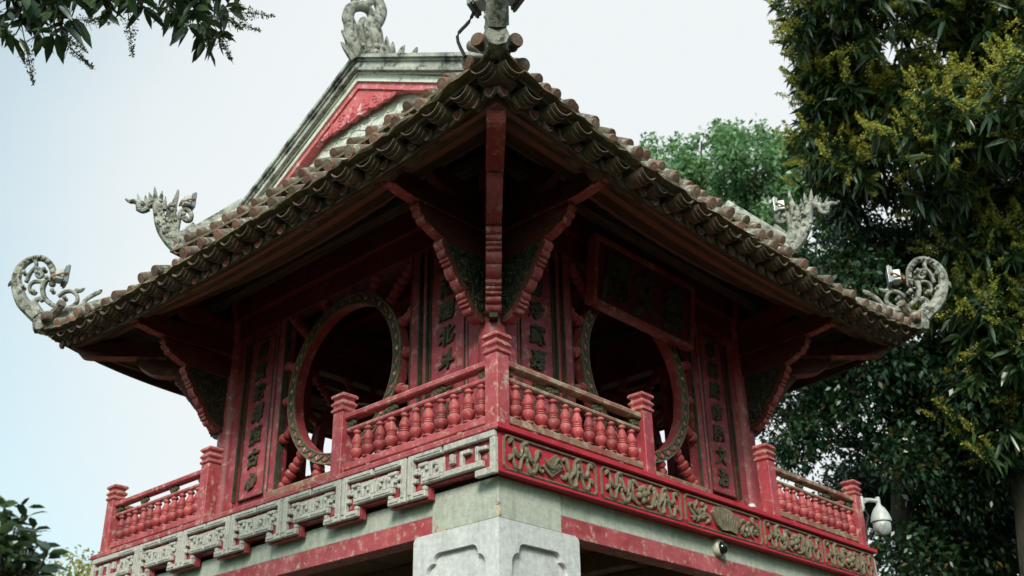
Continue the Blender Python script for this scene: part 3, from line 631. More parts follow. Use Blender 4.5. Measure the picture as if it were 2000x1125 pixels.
def bracket(B, x, y, ang, sxy=1.0):
    o = inst('bracket_arm', B[0], ROOT, (x, y, UP[2]), (0, 0, ang), (sxy, sxy if sxy == 1 else 1, 1))
    for nme, me in zip(('lower_arm', 'scalloped_edge', 'carved_infill', 'upper_arm', 'spacer'), B[1:]): inst(nme, me, o)
for k, rz in SIDES.items():
    for s_ in (-1.9, 1.9):                                          # square to the wall
        v = Matrix.Rotation(rz, 3, 'Z') @ Vector((s_, 0, 0)); bracket(BR, v.x, v.y, rz - PI / 2)
    bracket(BD, 0, 0, rz - PI * 3 / 4, math.sqrt(2))                # diagonal: r stretched by sqrt 2

# --- lower roof
lift = lambda t: 0.23 * abs(t) ** 4.0
zf = lambda t, o: (lift(t) * max(0.0, min(1.0, (o - 1.9) / 1.5)) if o > 3.2 else 0.0) + (0.09 * min(1.0, abs(t) / .62) ** 2 + .10 * max(0.0, abs(t) - .62) if o <= 3.2 and o > 2.3 else 0.0)
def sweep(prof, n=28, z=None):
    mb = MB(); mitre_bar(mb, prof, 0, n, z or zf); return mb
zdeck = lambda t, o: lift(t) * max(0.0, min(1.0, (o - 1.9) / 1.5)) + .05 * min(1.0, abs(t) / .62) ** 2 * (1 if 2.2 < o < 3.2 else 0)
EAVE = {'deck': sweep([(3.38, 2.235), (3.0, 2.41), (2.5, 2.68), (1.95, 3.10), (1.95, 3.03), (2.5, 2.61), (3.0, 2.34), (3.36, 2.165)], 28, zdeck).mesh('lower_roof_slope', 'plank'),
        'ledge': sweep([(3.425, 2.205), (3.432, 2.214), (3.42, 2.232), (3.28, 2.255), (3.26, 2.20), (3.30, 2.19)], 90).mesh('eave_mortar', 'moss'),
        'fascia': sweep([(3.24, 2.06), (3.24, 2.17), (3.205, 2.18), (3.205, 2.06)]).mesh('fascia_board', 'plank'),
        'plankA': sweep([(3.165, 2.085), (3.175, 2.15), (3.13, 2.165), (3.12, 2.085)]).mesh('eave_plank', 'plank_red'),
        'plankB': sweep([(3.118, 2.10), (3.118, 2.13), (3.02, 2.15), (3.02, 2.12)]).mesh('soffit_plank', 'plank'),
        'plankB2': sweep([(2.995, 2.165), (2.995, 2.19), (2.885, 2.215), (2.885, 2.19)]).mesh('soffit_plank', 'plank_red'),
        'plankC': sweep([(2.85, 2.225), (2.85, 2.255), (2.66, 2.345), (2.66, 2.315)]).mesh('soffit_plank', 'plank'),
        'purlin1': sweep([(3.02, 2.238), (2.94, 2.238), (2.94, 2.32), (3.02, 2.30)]).mesh('purlin', 'plank'),
        'purlin2': sweep([(2.64, 2.42), (2.52, 2.42), (2.52, 2.54), (2.64, 2.50)]).mesh('purlin', 'plank_red'),
        'purlin3': sweep([(2.28, 2.60), (2.16, 2.60), (2.16, 2.74), (2.28, 2.68)]).mesh('purlin', 'plank')}
em = EAVE['ledge']; co_ = np.empty(len(em.vertices) * 3); em.vertices.foreach_get('co', co_); co_ = co_.reshape(-1, 3)
co_[:, 2] += rng.normal(size=len(co_)) * .005; co_[:, 1] += rng.normal(size=len(co_)) * .010; em.vertices.foreach_set('co', co_.ravel()); em.update()
capt = MB(); rT = 0.070
sl_ = math.atan2(0.20, 0.42)
prof = [(0.0047, -0.02), (0.0237, -0.022), (0.0284, -0.02), (0.0411, -0.021), (0.0506, -0.021), (0.0553, -0.013), (0.0565, 0.0), (0.0553, 0.02), (0.0545, 0.2), (0.0506, 0.21), (0.0506, 0.36)]
capt.lathe(prof, 14, mat=Matrix.Rotation(-PI / 2, 3, 'X'))            # axis along +y (inward)
for i, f in enumerate(capt.f):
    if max(capt.v[j][1] for j in f) <= -0.0 + 1e-6: capt.mi[i] = 1
cap_tile_me = capt.mesh('cap_tile', ['tile', 'tile_end'], True)
sh = MB(); sh.lathe(prof[:8] + [(0.052, 0.09)], 14, mat=Matrix.Rotation(-PI / 2, 3, 'X'))
for i, f in enumerate(sh.f):
    if max(sh.v[j][1] for j in f) <= 1e-6: sh.mi[i] = 1
short_me = sh.mesh('cap_tile', ['tile', 'tile_end'], True)
pan_ = MB()
for lay, (y0, y1, dz) in enumerate(((.0, .30, 0.0), (.035, .30, -0.020), (.07, .30, -0.039))):
    N = 9; vs = []; Rr = 0.112 - .003 * lay; half = 1.02
    for y in (y0, y1):
        for rr_ in (Rr, Rr - .007):
            for i in range(N):
                a = -half + 2 * half * i / (N - 1); vs.append((rr_ * math.sin(a), y, -rr_ * math.cos(a) + .098 + dz + (y - y0) * 0.0))
    A = lambda a, b, i: a * 2 * N + b * N + i
    fs = []
    for i in range(N - 1):
        fs += [(A(0, 0, i), A(0, 0, i + 1), A(1, 0, i + 1), A(1, 0, i)), (A(0, 1, i + 1), A(0, 1, i), A(1, 1, i), A(1, 1, i + 1)), (A(0, 0, i + 1), A(0, 0, i), A(0, 1, i), A(0, 1, i + 1))]
    pan_.add(vs, fs)
pan_me = pan_.mesh('pan_tile', 'pan', True)
ht = MB()
hp = [(0, -.062), (.035, -.04), (.055, -.005), (.05, .025), (.022, .03), (0, .018), (-.022, .03), (-.05, .025), (-.055, -.005), (-.035, -.04)]
ht.prism(hp, lambda u, q, t: (u, t, q), 0.0, 0.025)
ht.cur = 1; ht.prism([(x * .55, z * .6 - .004) for x, z in hp], lambda u, q, t: (u, t, q), -0.006, 0.003)
heart_me = ht.mesh('heart_tile', ['pan', 'red_dark'])
raft = MB(); raft.box(-.04, .04, 0, 1.42, -.035, .035, .006); raft_me = raft.mesh('rafter', 'plank')
for k, rz in SIDES.items():
    d_ = partm(EAVE['deck'], 'lower_roof_slope', rz)
    for nme, key in (('eave_mortar', 'ledge'), ('fascia_board', 'fascia'), ('eave_plank', 'plankA'), ('soffit_plank', 'plankB'), ('soffit_plank', 'plankB2'), ('soffit_plank', 'plankC'), ('purlin', 'purlin1'), ('purlin', 'purlin2'), ('purlin', 'purlin3')):
        inst(nme, EAVE[key], d_)
    vis = k in 'RL'
    jit = lambda a: random.uniform(-a, a)
    tl = MB()
    for i in range(27):
        s_ = -3.38 + 0.26 * i; t = s_ / 3.42; z = 2.288 + lift(t)
        if vis and i in (0, 26): inst('cap_tile', short_me, d_, (s_ * .972, -3.475, z + .03), (.15, 0, -.25 if s_ < 0 else .25), (.98,) * 3)
        elif vis:
            inst('cap_tile', cap_tile_me, d_, (s_ + jit(.012), -3.40 + jit(.035), z + jit(.016)), (math.atan2(.20, .42) + jit(.07), 0, jit(.09)), (1 + jit(.08),) * 3)
        top = max(1.97, abs(s_))
        if top < 3.1:                                               # the run of tiles above the eave tile
            pth = [(s_, -o, 0.078 + np.interp(o, [1.95, 2.5, 3.0, 3.4], [3.10, 2.68, 2.41, 2.235]) + zdeck(s_ / o, o)) for o in np.linspace(3.12 if vis else 3.42, top, 8)]
            tl.tube(pth, [.053, .057] * 4, 8)
    for i in range(26):
        s_ = -3.25 + 0.26 * i; t = s_ / 3.42
        if vis: inst('pan_tile', pan_me, d_, (s_ + jit(.01), -3.40 + jit(.03), 2.132 + lift(t) + jit(.012)), (math.radians(6) + jit(.07), jit(.10) , jit(.07)))
    if vis:
        for i in range(40):
            s_ = -3.20 + 0.164 * i; inst('heart_tile', heart_me, d_, (s_, -3.268, 2.105 + zf(s_ / 3.26, 3.26) * .5 + zf(s_ / 3.26, 3.15) * .5 + jit(.006)), (jit(.12), jit(.08), jit(.12)))
        for i in range(24):
            s_ = -2.99 + 0.26 * i
            top = max(1.96, abs(s_) + .02)
            if top > 3.05: continue
            ln = (3.12 - top) * 1.14
            inst('rafter', raft_me, d_, (s_, -3.12, 2.235 + zf(s_ / 3.12, 3.12) * .9), (math.radians(28.5), 0, 0), (1, ln / 1.42, 1))
    else:
        for i in range(27):
            s_ = -3.38 + 0.26 * i; tl.lathe([(r, zz) for r, zz in prof], 8, (s_, -3.425, 2.300 + lift(s_ / 3.42)), mat=Matrix.Rotation(math.atan2(.20, .42), 3, 'X') @ Matrix.Rotation(-PI / 2, 3, 'X'))
    tag(sub(tl, 'roof_tile_rows', 'tile', d_, True), kind='stuff')
# hip ridges of the lower roof, one a corner
hip = MB()
path = [(d, z) for d, z in ((3.47, 2.585), (3.30, 2.61), (3.10, 2.68), (2.8, 2.83), (2.4, 3.03), (1.97, 3.28))]
hip.tube([(-d, -d, z) for d, z in path], [.065, .075, .08, .08, .08, .08], 10)
hip.tube([(-d, -d, z - .10) for d, z in path], [.085, .10, .10, .10, .10, .10], 8)
hip_me = hip.mesh('hip_ridge', 'mortar', True)
hc = MB(); hc.lathe(prof[:9], 14, mat=Matrix.Rotation(-PI / 2, 3, 'X')); 
for i, f in enumerate(hc.f):
    if max(hc.v[j][1] for j in f) <= 1e-6: hc.mi[i] = 1
hc_me = hc.mesh('cap_tile', ['tile', 'tile_end'], True)
tipb = MB(); tipb.lathe([(.002, -.09), (.04, -.08), (.07, -.045), (.075, .0), (.065, .04), (.04, .07), (.002, .08)], 14)
rT_ = random.Random(2); tipb.v = [(x + rT_.uniform(-.015, .015), y * 1.3 + rT_.uniform(-.015, .015), z + rT_.uniform(-.012, .012)) for x, y, z in tipb.v]; tipb_me = tipb.mesh('corner_mortar', 'moss')
# --- ornaments on the lower corners (scrolled tails)
ORN = dict(outer=[(3.453, 2.59), (3.534, 2.688), (3.601, 2.777), (3.653, 2.91), (3.683, 3.034), (3.684, 3.147), (3.654, 3.244), (3.605, 3.301), (3.551, 3.324), (3.492, 3.302), (3.44, 3.227), (3.411, 3.136), (3.402, 3.0)],
    inner=[(3.459, 3.034), (3.469, 2.944), (3.441, 2.832), (3.383, 2.755), (3.322, 2.71), (3.265, 2.699), (3.213, 2.727), (3.185, 2.788), (3.201, 2.866), (3.248, 2.91), (3.296, 2.899), (3.338, 2.843)],
    spA=[(3.605, 3.022), (3.594, 3.101), (3.574, 3.17), (3.535, 3.193), (3.502, 3.158), (3.488, 3.102), (3.514, 3.079), (3.539, 3.113)],
    spB=[(3.455, 3.0), (3.5, 3.028), (3.549, 3.022), (3.571, 2.977), (3.562, 2.91), (3.53, 2.877), (3.513, 2.905)],
    top=[(3.569, 3.296), (3.554, 3.238), (3.568, 3.181)], link=[(3.459, 3.03), (3.43, 3.05), (3.41, 3.03)],
    body=[(3.447, 2.601), (3.486, 2.688), (3.511, 2.777), (3.475, 2.821), (3.45, 2.79)],
    base=[(3.474, 2.59), (3.421, 2.612), (3.341, 2.639), (3.26, 2.65), (3.185, 2.666), (3.145, 2.744), (3.112, 2.821), (3.055, 2.877)])
RAD = dict(outer=(.085, .035), inner=(.030, .022), spA=(.022, .018), spB=(.024, .018), top=(.026, .018), link=(.02, .02), body=(.07, .028), base=(.05, .026))
FL = [[(3.68, 3.011), (3.717, 3.022), (3.737, 2.966)], [(3.214, 2.922), (3.179, 2.916), (3.144, 2.95)], [(3.58, 2.777), (3.618, 2.799), (3.637, 2.81)], [(3.06, 2.88), (3.03, 2.90), (3.01, 2.93)]]
DOT = [(3.535, 3.136), (3.62, 2.955), (3.533, 2.899), (3.388, 2.91), (3.283, 2.821), (3.633, 3.135), (3.482, 3.17), (3.449, 3.068)]
SQ = math.sqrt(2); SIDEV = (1 / SQ, -1 / SQ, 0)
mbo = MB(); Q = lambda d, z, t=0.0: (-d + t / SQ, -d - t / SQ, z)
for key, pts in ORN.items():
    P = smoothpath(pts, 4); r0, r1 = RAD[key]; n_ = len(P)
    mbo.tube([Q(d, z) for d, z in P], [r0 + (r1 - r0) * min(1, i / n_ * 1.6) for i in range(n_)], 8, side=SIDEV, sx=1.0 if key in ('outer', 'body', 'base') else 1.5)
P = smoothpath(ORN['outer'], 6)
for i in range(4, len(P), 2): mbo.ball(Q(P[i][0], P[i][1], .035 if (i // 2) % 2 else -.035), .024, 6); mbo.ball(Q(P[i][0], P[i][1]), .038, 6)
for pts in FL: mbo.tube([Q(d, z) for d, z in smoothpath(pts, 3)], [.026, .026, .025, .023, .020, .014, .004], 6, side=SIDEV, sx=1.3)
for d, z in DOT:
    mbo.ball(Q(d, z, .03), .026, 8); mbo.ball(Q(d, z, -.03), .026, 8)
tail_me = mbo.mesh('scrolled_tail_ornament', 'mortar', True)
TLAB = {'R': 'grey scrolled tail ornament on the nearest lower roof corner', 'L': 'grey openwork scroll ornament on the left lower roof tip', 'E': 'grey openwork scroll ornament on the right lower roof tip', 'B': None}
# --- upper corner dragon heads
DR = dict(neck=([(2.46, 3.45), (2.54, 3.56), (2.61, 3.703), (2.648, 3.847), (2.671, 3.967), (2.708, 4.06), (2.749, 4.073)], (.085, .05)),
    body=([(2.44, 3.50), (2.487, 3.56), (2.533, 3.716), (2.554, 3.874), (2.55, 4.007), (2.536, 4.128), (2.532, 4.223)], (.10, .012)),
    head=([(2.70, 4.05), (2.759, 4.02), (2.798, 4.0), (2.845, 4.006)], (.062, .042)), snout=([(2.82, 4.02), (2.87, 4.066), (2.906, 4.062), (2.942, 4.10)], (.036, .016)),
    jaw=([(2.75, 3.975), (2.792, 3.935), (2.84, 3.96)], (.035, .02)), curl=([(2.497, 3.70), (2.488, 3.90), (2.442, 3.955), (2.40, 3.901), (2.398, 3.822), (2.436, 3.809), (2.464, 3.848)], (.032, .022)),
    rear=([(2.50, 3.56), (2.46, 3.60), (2.40, 3.70), (2.36, 3.76)], (.05, .03)))
CRS = [[(2.705, 4.09), (2.714, 4.18), (2.727, 4.272)], [(2.665, 4.06), (2.659, 4.14), (2.66, 4.215)], [(2.765, 4.04), (2.782, 4.10), (2.792, 4.155)], [(2.815, 4.03), (2.838, 4.10), (2.856, 4.165)], [(2.621, 3.95), (2.624, 4.05), (2.625, 4.135)], [(2.735, 4.06), (2.75, 4.14), (2.765, 4.19)], [(2.58, 3.9), (2.585, 4.0), (2.58, 4.06)], [(2.60, 3.72), (2.64, 3.74), (2.67, 3.80)]]
mbd = MB()
for key, (pts, (r0, r1)) in DR.items():
    P = smoothpath(pts, 3); n_ = len(P); mbd.tube([Q(d, z) for d, z in P], [r0 + (r1 - r0) * i / (n_ - 1) for i in range(n_)], 8, side=SIDEV, sx=0.9 if key in ('neck', 'body', 'head') else 1.4)
for pts in CRS: mbd.tube([Q(d, z) for d, z in pts], [.032, .022, .003], 6, side=SIDEV, sx=1.2)
for (d, z) in ((2.792, 4.013), (2.45, 3.875), (2.646, 3.913), (2.60, 3.75), (2.57, 3.62)):
    for t in (-.05, .05): mbd.ball(Q(d, z, t), .028, 7)
rr = random.Random(5)
for i in range(40):
    d0 = rr.uniform(2.5, 2.66); z0 = rr.uniform(3.55, 4.0); mbd.ball(Q(d0 + (z0 - 3.75) * .15, z0, rr.choice((-1, 1)) * rr.uniform(.045, .07)), rr.uniform(.018, .03), 5)
dragon_me = mbd.mesh('dragon_head_ornament', 'mortar', True)
DLAB = {'L': 'grey dragon head ornament on the left upper roof corner', 'E': 'grey dragon head ornament on the right upper roof corner', 'R': None, 'B': None}
for k, rz in SIDES.items():
    h_ = partm(hip_me, 'hip_ridge', rz)
    inst('corner_mortar', tipb_me, h_, (-3.385, -3.385, 2.475), (.12, 0, -PI / 4)); inst('cap_tile', hc_me, h_, (-3.46, -3.46, 2.575), (.0, 0, -PI / 4))
    o = partm(tail_me, 'scrolled_tail_ornament', rz)
    if TLAB[k]: o['label'] = TLAB[k]
    o = partm(dragon_me, 'dragon_head_ornament', rz)
    if DLAB[k]: o['label'] = DLAB[k]

# --- upper tier
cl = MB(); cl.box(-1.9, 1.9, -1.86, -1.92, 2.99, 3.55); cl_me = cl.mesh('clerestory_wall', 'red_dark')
liftu = lambda t: 0.12 * abs(t) ** 3.0
UPM = MB()
def upper_eave(mb):
    prof_ = [(2.50, 3.335), (2.2, 3.54), (1.82, 3.84), (1.82, 3.78), (2.2, 3.47), (2.46, 3.275)]
    mitre_bar(mb, prof_, 0, 20, lambda t, o: liftu(t) * max(0, (o - 1.9) / .6))
upper_eave(UPM); up_me = UPM.mesh('upper_roof_slope', 'tile')
ul = MB(); mitre_bar(ul, [(2.53, 3.282), (2.53, 3.312), (2.40, 3.33), (2.40, 3.282)], 0, 30, lambda t, o: liftu(t)); ul_me = ul.mesh('eave_mortar', 'moss')
uf = MB(); mitre_bar(uf, [(2.42, 3.18), (2.42, 3.27), (2.38, 3.275), (2.38, 3.18)], 0, 20, lambda t, o: liftu(t)); uf_me = uf.mesh('fascia_board', 'plank_red')
for k, rz in SIDES.items():
    partm(cl_me, 'clerestory_wall', rz); d_ = partm(up_me, 'upper_roof_slope', rz); inst('eave_mortar', ul_me, d_); inst('fascia_board', uf_me, d_)
    tl = MB(); vis = k in 'RL'
    for i in range(20):
        s_ = -2.47 + 0.26 * i; z = 3.375 + liftu(s_ / 2.52)
        if vis: inst('cap_tile', cap_tile_me, d_, (s_ + random.uniform(-.012, .012), -2.51 + random.uniform(-.015, .015), z + random.uniform(-.008, .008)), (math.atan2(.22, .34) + random.uniform(-.05, .05), 0, random.uniform(-.05, .05)))
        if abs(s_) < 2.2: tl.tube([(s_, -2.3, 3.53), (s_, -max(1.85, abs(s_)), 3.53 + (2.3 - max(1.85, abs(s_))) * .85)], .066, 8)
    if vis:
        for i in range(19): inst('pan_tile', pan_me, d_, (-2.34 + .26 * i, -2.525, 3.235 + liftu((-2.34 + .26 * i) / 2.5)), (math.radians(12) + random.uniform(-.04, .04), 0, random.uniform(-.04, .04)))
    tag(sub(tl, 'roof_tile_rows', 'tile', d_, True), kind='stuff')
    uh = MB(); uh.tube([(-d, -d, z) for d, z in ((2.50, 3.56), (2.35, 3.66), (2.15, 3.86), (1.98, 4.04))], [.06, .07, .075, .075], 10)
    uh.tube([(-d, -d, z - .09) for d, z in ((2.50, 3.56), (2.35, 3.66), (2.15, 3.86), (1.98, 4.04))], .08, 8)
    h2 = part(uh, 'hip_ridge', 'mildew', rz, True); inst('cap_tile', hc_me, h2, (-2.56, -2.56, 3.57), (.1, 0, -PI / 4))
# main slopes and gables
for k in 'RB':
    ms = MB(); ms.prism([(0, 4.93), (1.83, 3.88), (1.83, 3.81), (0, 4.85)], lambda u, q, t: (t, -u, q), -1.98, 1.98)
    d_ = part(ms, 'main_roof_slope', 'tile', SIDES[k]); tl = MB()
    for i in range(15): tl.tube([(-1.82 + .26 * i, -o, 4.99 - .54 * o) for o in np.linspace(2.0, 0.05, 9)], [.066, .07] * 4 + [.066], 8)
    tag(sub(tl, 'roof_tile_rows', 'tile', d_, True), kind='stuff')
SLP = 0.545; RZ = lambda s_, a: 5.06 - SLP * abs(s_) - a
def chev(mb, a, b, o0, o1, ext=2.0):
    mb.prism([(-ext, RZ(ext, a)), (-ext, RZ(ext, b)), (0, RZ(0, b)), (ext, RZ(ext, b)), (ext, RZ(ext, a)), (0, RZ(0, a))], F, o0, o1)
GB = []
for nme, mat_, bands in (('rake_moulding', 'mildew', ((0, .045, 1.70, 2.06), (.045, .075, 1.7, 2.03), (.075, .165, 1.7, 2.01), (.165, .20, 1.7, 2.04))),
                         ('rake_band', 'plaster', ((.202, .225, 1.7, 1.99), (.225, .305, 1.7, 1.97), (.305, .322, 1.7, 1.985))),
                         ('bargeboard', 'red_gable', ((.324, .40, 1.8, 1.96), (.40, .415, 1.8, 1.972)))):
    mb = MB()
    for a, b, o0, o1 in bands: chev(mb, a, b, o0, o1)
    GB.append((nme, mb.mesh(nme, mat_)))
pn = MB(); zb = 4.275; top = [(-.72, RZ(.72, .417)), (0, RZ(0, .417)), (.72, RZ(.72, .417))]
bot = []
for i in range(57):
    s_ = .70 - 1.40 * i / 56; bot.append((s_, max(min(zb + .012 + .030 * abs(math.sin(i * PI / 7)) * -1 + .03 + .10 * (abs(s_) / .7) ** 6 * .2, RZ(s_, .43)), 4.1)))
pn.prism(top + bot, F, 1.90, 1.95)
for sg in (-1, 1):
    rr = random.Random(9)
    for i in range(26):
        s_ = rr.uniform(.02, .6) * sg; zmax = RZ(s_, .46); z = rr.uniform(4.29, max(4.30, zmax)); a0 = rr.uniform(0, 6)
        pn.tube([F(s_ + .035 * (1 - k / 9) * math.cos(a0 + k * .75), z + .035 * (1 - k / 9) * math.sin(a0 + k * .75), 1.952) for k in range(8)], .008, 5, side=(0, 1, 0))
GB.append(('carved_pendant', pn.mesh('carved_pendant', 'red_gable')))
gw = MB(); gw.prism([(-1.95, 3.70), (1.95, 3.70), (1.95, 3.98), (0, 4.9), (-1.95, 3.98)], F, 1.76, 1.86)
gs = MB(); rr = random.Random(11)
for i in range(120):
    s_ = rr.uniform(-1.7, 1.7); z = rr.uniform(3.86, min(4.36, RZ(s_, .43))); a0 = rr.uniform(0, 6); R_ = rr.uniform(.03, .08)
    gs.tube([F(s_ + R_ * (1 - k / 9) * math.cos(a0 + k * .7) + .02 * k, z + R_ * (1 - k / 9) * math.sin(a0 + k * .7), 1.855) for k in range(8)], [.020 - .0015 * k for k in range(8)], 5, side=(0, 1, 0))
RDG = dict(s1=[(-2.0, 5.06), (-2.1, 5.236), (-2.128, 5.415), (-2.167, 5.506), (-2.126, 5.648), (-2.014, 5.743), (-1.896, 5.774), (-1.841, 5.706), (-1.87, 5.604), (-1.937, 5.58), (-1.972, 5.609)],
    s2=[(-1.926, 5.05), (-1.955, 5.321), (-1.998, 5.477), (-1.954, 5.587)], s3=[(-1.66, 5.05), (-1.72, 5.28), (-1.774, 5.427), (-1.799, 5.58), (-1.738, 5.735), (-1.71, 5.889), (-1.768, 5.991), (-1.827, 6.093), (-1.932, 6.12), (-2.02, 6.07)],
    s4=[(-1.80, 5.05), (-1.875, 5.385), (-1.917, 5.542), (-1.956, 5.619)], s5=[(-2.048, 5.747), (-2.087, 5.824), (-2.026, 5.948), (-1.908, 5.989), (-1.853, 5.937), (-1.917, 5.829), (-1.984, 5.804)])
RFL = [[(-1.70, 5.06), (-1.69, 5.40), (-1.697, 5.63)], [(-1.61, 5.06), (-1.602, 5.40), (-1.607, 5.57)], [(-1.53, 5.06), (-1.514, 5.38), (-1.517, 5.545)], [(-1.47, 5.08), (-1.40, 5.42), (-1.339, 5.595)], [(-1.29, 5.08), (-1.20, 5.50), (-1.145, 5.68)], [(-2.06, 4.99), (-2.154, 5.059), (-2.24, 5.12)], [(-2.08, 5.15), (-2.17, 5.225), (-2.24, 5.28)]]
md = MB()
for key, pts in RDG.items():
    P = smoothpath(pts, 4); n_ = len(P); r0, r1 = dict(s1=(.085, .035), s2=(.05, .03), s3=(.10, .05), s4=(.055, .03), s5=(.055, .04))[key]
    md.tube([(u, 0.0, z) for u, z in P], [r0 + (r1 - r0) * i / (n_ - 1) for i in range(n_)], 9, side=(0, 1, 0), sx=0.95)
for pts in RFL: md.tube([(u, 0, z) for u, z in smoothpath(pts, 3)], [.06, .055, .05, .045, .036, .024, .004], 6, side=(0, 1, 0), sx=.55)
for i in range(30):
    u = rr.uniform(-2.08, -1.6); md.ball((u, rr.uniform(-.07, .07), rr.uniform(5.06, 5.3)), rr.uniform(.025, .05), 6)
md.v = [(-y_, x_, z_) for x_, y_, z_ in md.v]                          # turn the ridge line (+x inward) to the side frame
md_me = md.mesh('ridge_dragon_ornament', 'mortar', True)
for k in 'LE':
    rz = SIDES[k]; g_ = partm(gw.mesh('gable_wall', 'plaster'), 'gable_wall', rz); sub(gs, 'stucco_relief', 'plaster', g_, True)
    for nme, me in GB: inst(nme, me, g_)
    o = partm(md_me, 'ridge_dragon_ornament', rz)
    if k == 'L': o['label'] = 'twisted grey dragon tail ornament at the gable peak'
rd = MB(); rd.box(-1.95, 1.95, -.10, .10, 4.86, 5.06, .02); rd.box(-1.95, 1.95, -.13, .13, 5.061, 5.10, .01); part(rd, 'main_ridge', 'mildew')

# ------------------------------------------------------------------ name board over the right window
nb = bpy.data.objects.new('name_board', None); COL.objects.link(nb); nb.location = (0, -2.05, 1.80); nb.rotation_euler = (math.radians(7), 0, 0)
tag(nb, 'dark red name board with three raised characters above the right round window', 'sign')
b = MB(); b.box(-.77, .77, -.03, .03, .03, .66, .004); sub(b, 'board', 'red_dark', nb)
b = MB(); b.prism([(-.80, 0), (.80, 0), (.80, .69), (-.80, .69)], lambda u, q, t: (u, t, q), -.055, .04, hole=[(-.75, .05), (.75, .05), (.75, .64), (-.75, .64)]); sub(b, 'frame', 'red', nb)
b = MB(); b.prism([(-.745, .055), (.745, .055), (.745, .635), (-.745, .635)], lambda u, q, t: (u, t, q), -.04, -.031, hole=[(-.725, .075), (.725, .075), (.725, .615), (-.725, .615)]); sub(b, 'inner_line', 'black_line', nb)
for i, c in enumerate('閣文奎'): inst('character', text_mesh(c, 0.50, 0.014, 0.012, 'black_line'), nb, (-.47 + .47 * i, -.045, .345), (0, 0, 0), (.78, 1, .98))
for x in (-.6, .6):
    b = MB(); b.tube([(x, .0, .66), (x, .03, .80), (x, .06, 1.0)], .012, 6); sub(b, 'hanger', 'black', nb)

# ------------------------------------------------------------------ cameras and lamps fixed to the building
dc = bpy.data.objects.new('dome_camera', None); COL.objects.link(dc); dc.location = (-0.03, -2.661, -0.405)
tag(dc, 'small cream dome security camera on the pale beam under the carved frieze', 'camera')
b = MB(); b.lathe([(.078, 0), (.080, .012), (.074, .04), (.058, .055)], 20, mat=Matrix.Rotation(PI / 2, 3, 'X')); sub(b, 'housing', 'cream_plastic', dc, True)
b = MB(); b.lathe([(.052, .045), (.050, .07), (.038, .09), (.018, .102), (.002, .105)], 16, mat=Matrix.Rotation(PI / 2 + .25, 3, 'X')); sub(b, 'lens_dome', 'dark_glass', dc, True)
pc = bpy.data.objects.new('speed_dome_camera', None); COL.objects.link(pc); pc.location = (2.73, -2.725, 0.50)
tag(pc, 'white hanging dome security camera on a bracket at the right end of the balcony', 'camera')
b = MB(); b.box(-.02, .02, -.012, .02, -.11, .05, .008); b.tube([(0.01, -.02, .0), (.07, -.04, .015), (.17, -.07, .02), (.20, -.08, .01)], [.028, .022, .020, .022], 10); b.tube([(.20, -.08, .06), (.20, -.08, -.03)], .024, 12); sub(b, 'wall_bracket', 'white_plastic', pc, True)
b = MB(); b.lathe([(.104, -.20), (.106, -.185), (.098, -.15), (.082, -.105), (.058, -.06), (.030, -.03), (.024, -.02)], 22, (.20, -.08, 0)); sub(b, 'housing', 'white_plastic', pc, True)
b = MB(); b.lathe([(.002, -.335), (.03, -.331), (.06, -.315), (.082, -.285), (.090, -.25), (.088, -.205)], 20, (.20, -.08, 0)); sub(b, 'camera_ball', 'white_plastic', pc, True)
b = MB(); b.lathe([(.064, 0), (.066, .012), (.055, .02), (.02, .024), (.002, .025)], 18, mat=Matrix.Translation((0, 0, 0)).to_3x3()); 
vdir = Vector((-.70, -.62, -.36)).normalized(); rm = vdir.to_track_quat('Z', 'Y').to_matrix(); c0 = Vector((.20, -.08, -.255)) + vdir * .075
b.v = [tuple(rm @ Vector(v) + c0) for v in b.v]; sub(b, 'lens', 'lens', pc, True)
b = MB(); b.tube([(.0, -.01, -.08), (.03, -.03, -.16), (-.02, -.01, -.28), (-.03, .0, -.42)], .010, 6); sub(b, 'cable', 'black', pc, True)
def flood(label, base, d_out, yaw, s=1.0):
    """floodlight on a small strap; base = world mounting point, yaw = facing of the lit face."""
    o = bpy.data.objects.new('floodlight', None); COL.objects.link(o); o.location = base; o.rotation_euler = (0, 0, yaw); o.scale = (s, s, s)
    tag(o, label, 'floodlight', 'floodlights on the roof ornaments')
    b = MB(); b.box(-.10, .10, .02, .045, -.11, .11, .006)
    for i in range(7): b.box(-.09 + .03 * i - .004, -.09 + .03 * i + .004, .0, .02, -.09, .09)
    sub(b, 'housing', 'grey_metal', o)
    b = MB(); b.box(-.088, .088, .046, .052, -.098, .098); sub(b, 'glass', 'lens', o)
    b = MB(); b.box(-.075, .075, -.085, -.001, -.075, .055, .008); sub(b, 'driver_box', 'white_plastic', o)
    b = MB(); b.tube([(-.11, .03, 0), (-.115, -.02, -.02), (-.05, -.11, -.05)], .011, 6); b.tube([(.11, .03, 0), (.115, -.02, -.02), (.05, -.11, -.05)], .011, 6); b.box(-.06, .06, -.125, -.105, -.07, -.03); sub(b, 'strap', 'orange', o, True)
    return o
flood('grey floodlight fixed behind the left lower scroll ornament', (-3.33, 3.33, 3.10), 0, math.radians(-105))
flood('grey floodlight fixed behind the left dragon head ornament', (-2.42, 2.42, 4.06), 0, math.radians(-105), .9)
flood('grey floodlight fixed behind the right dragon head ornament', (2.42, -2.42, 4.02), 0, math.radians(30), .9)
flood('grey floodlight fixed behind the right lower scroll ornament', (3.27, -3.27, 3.10), 0, math.radians(30))
flood('floodlight clamped to the left side of the nearest corner ornament', (-3.42, -3.22, 2.98), 0, math.radians(20), .9)
flood('floodlight clamped to the right side of the nearest corner ornament', (-3.22, -3.42, 3.02), 0, math.radians(-110), .8)
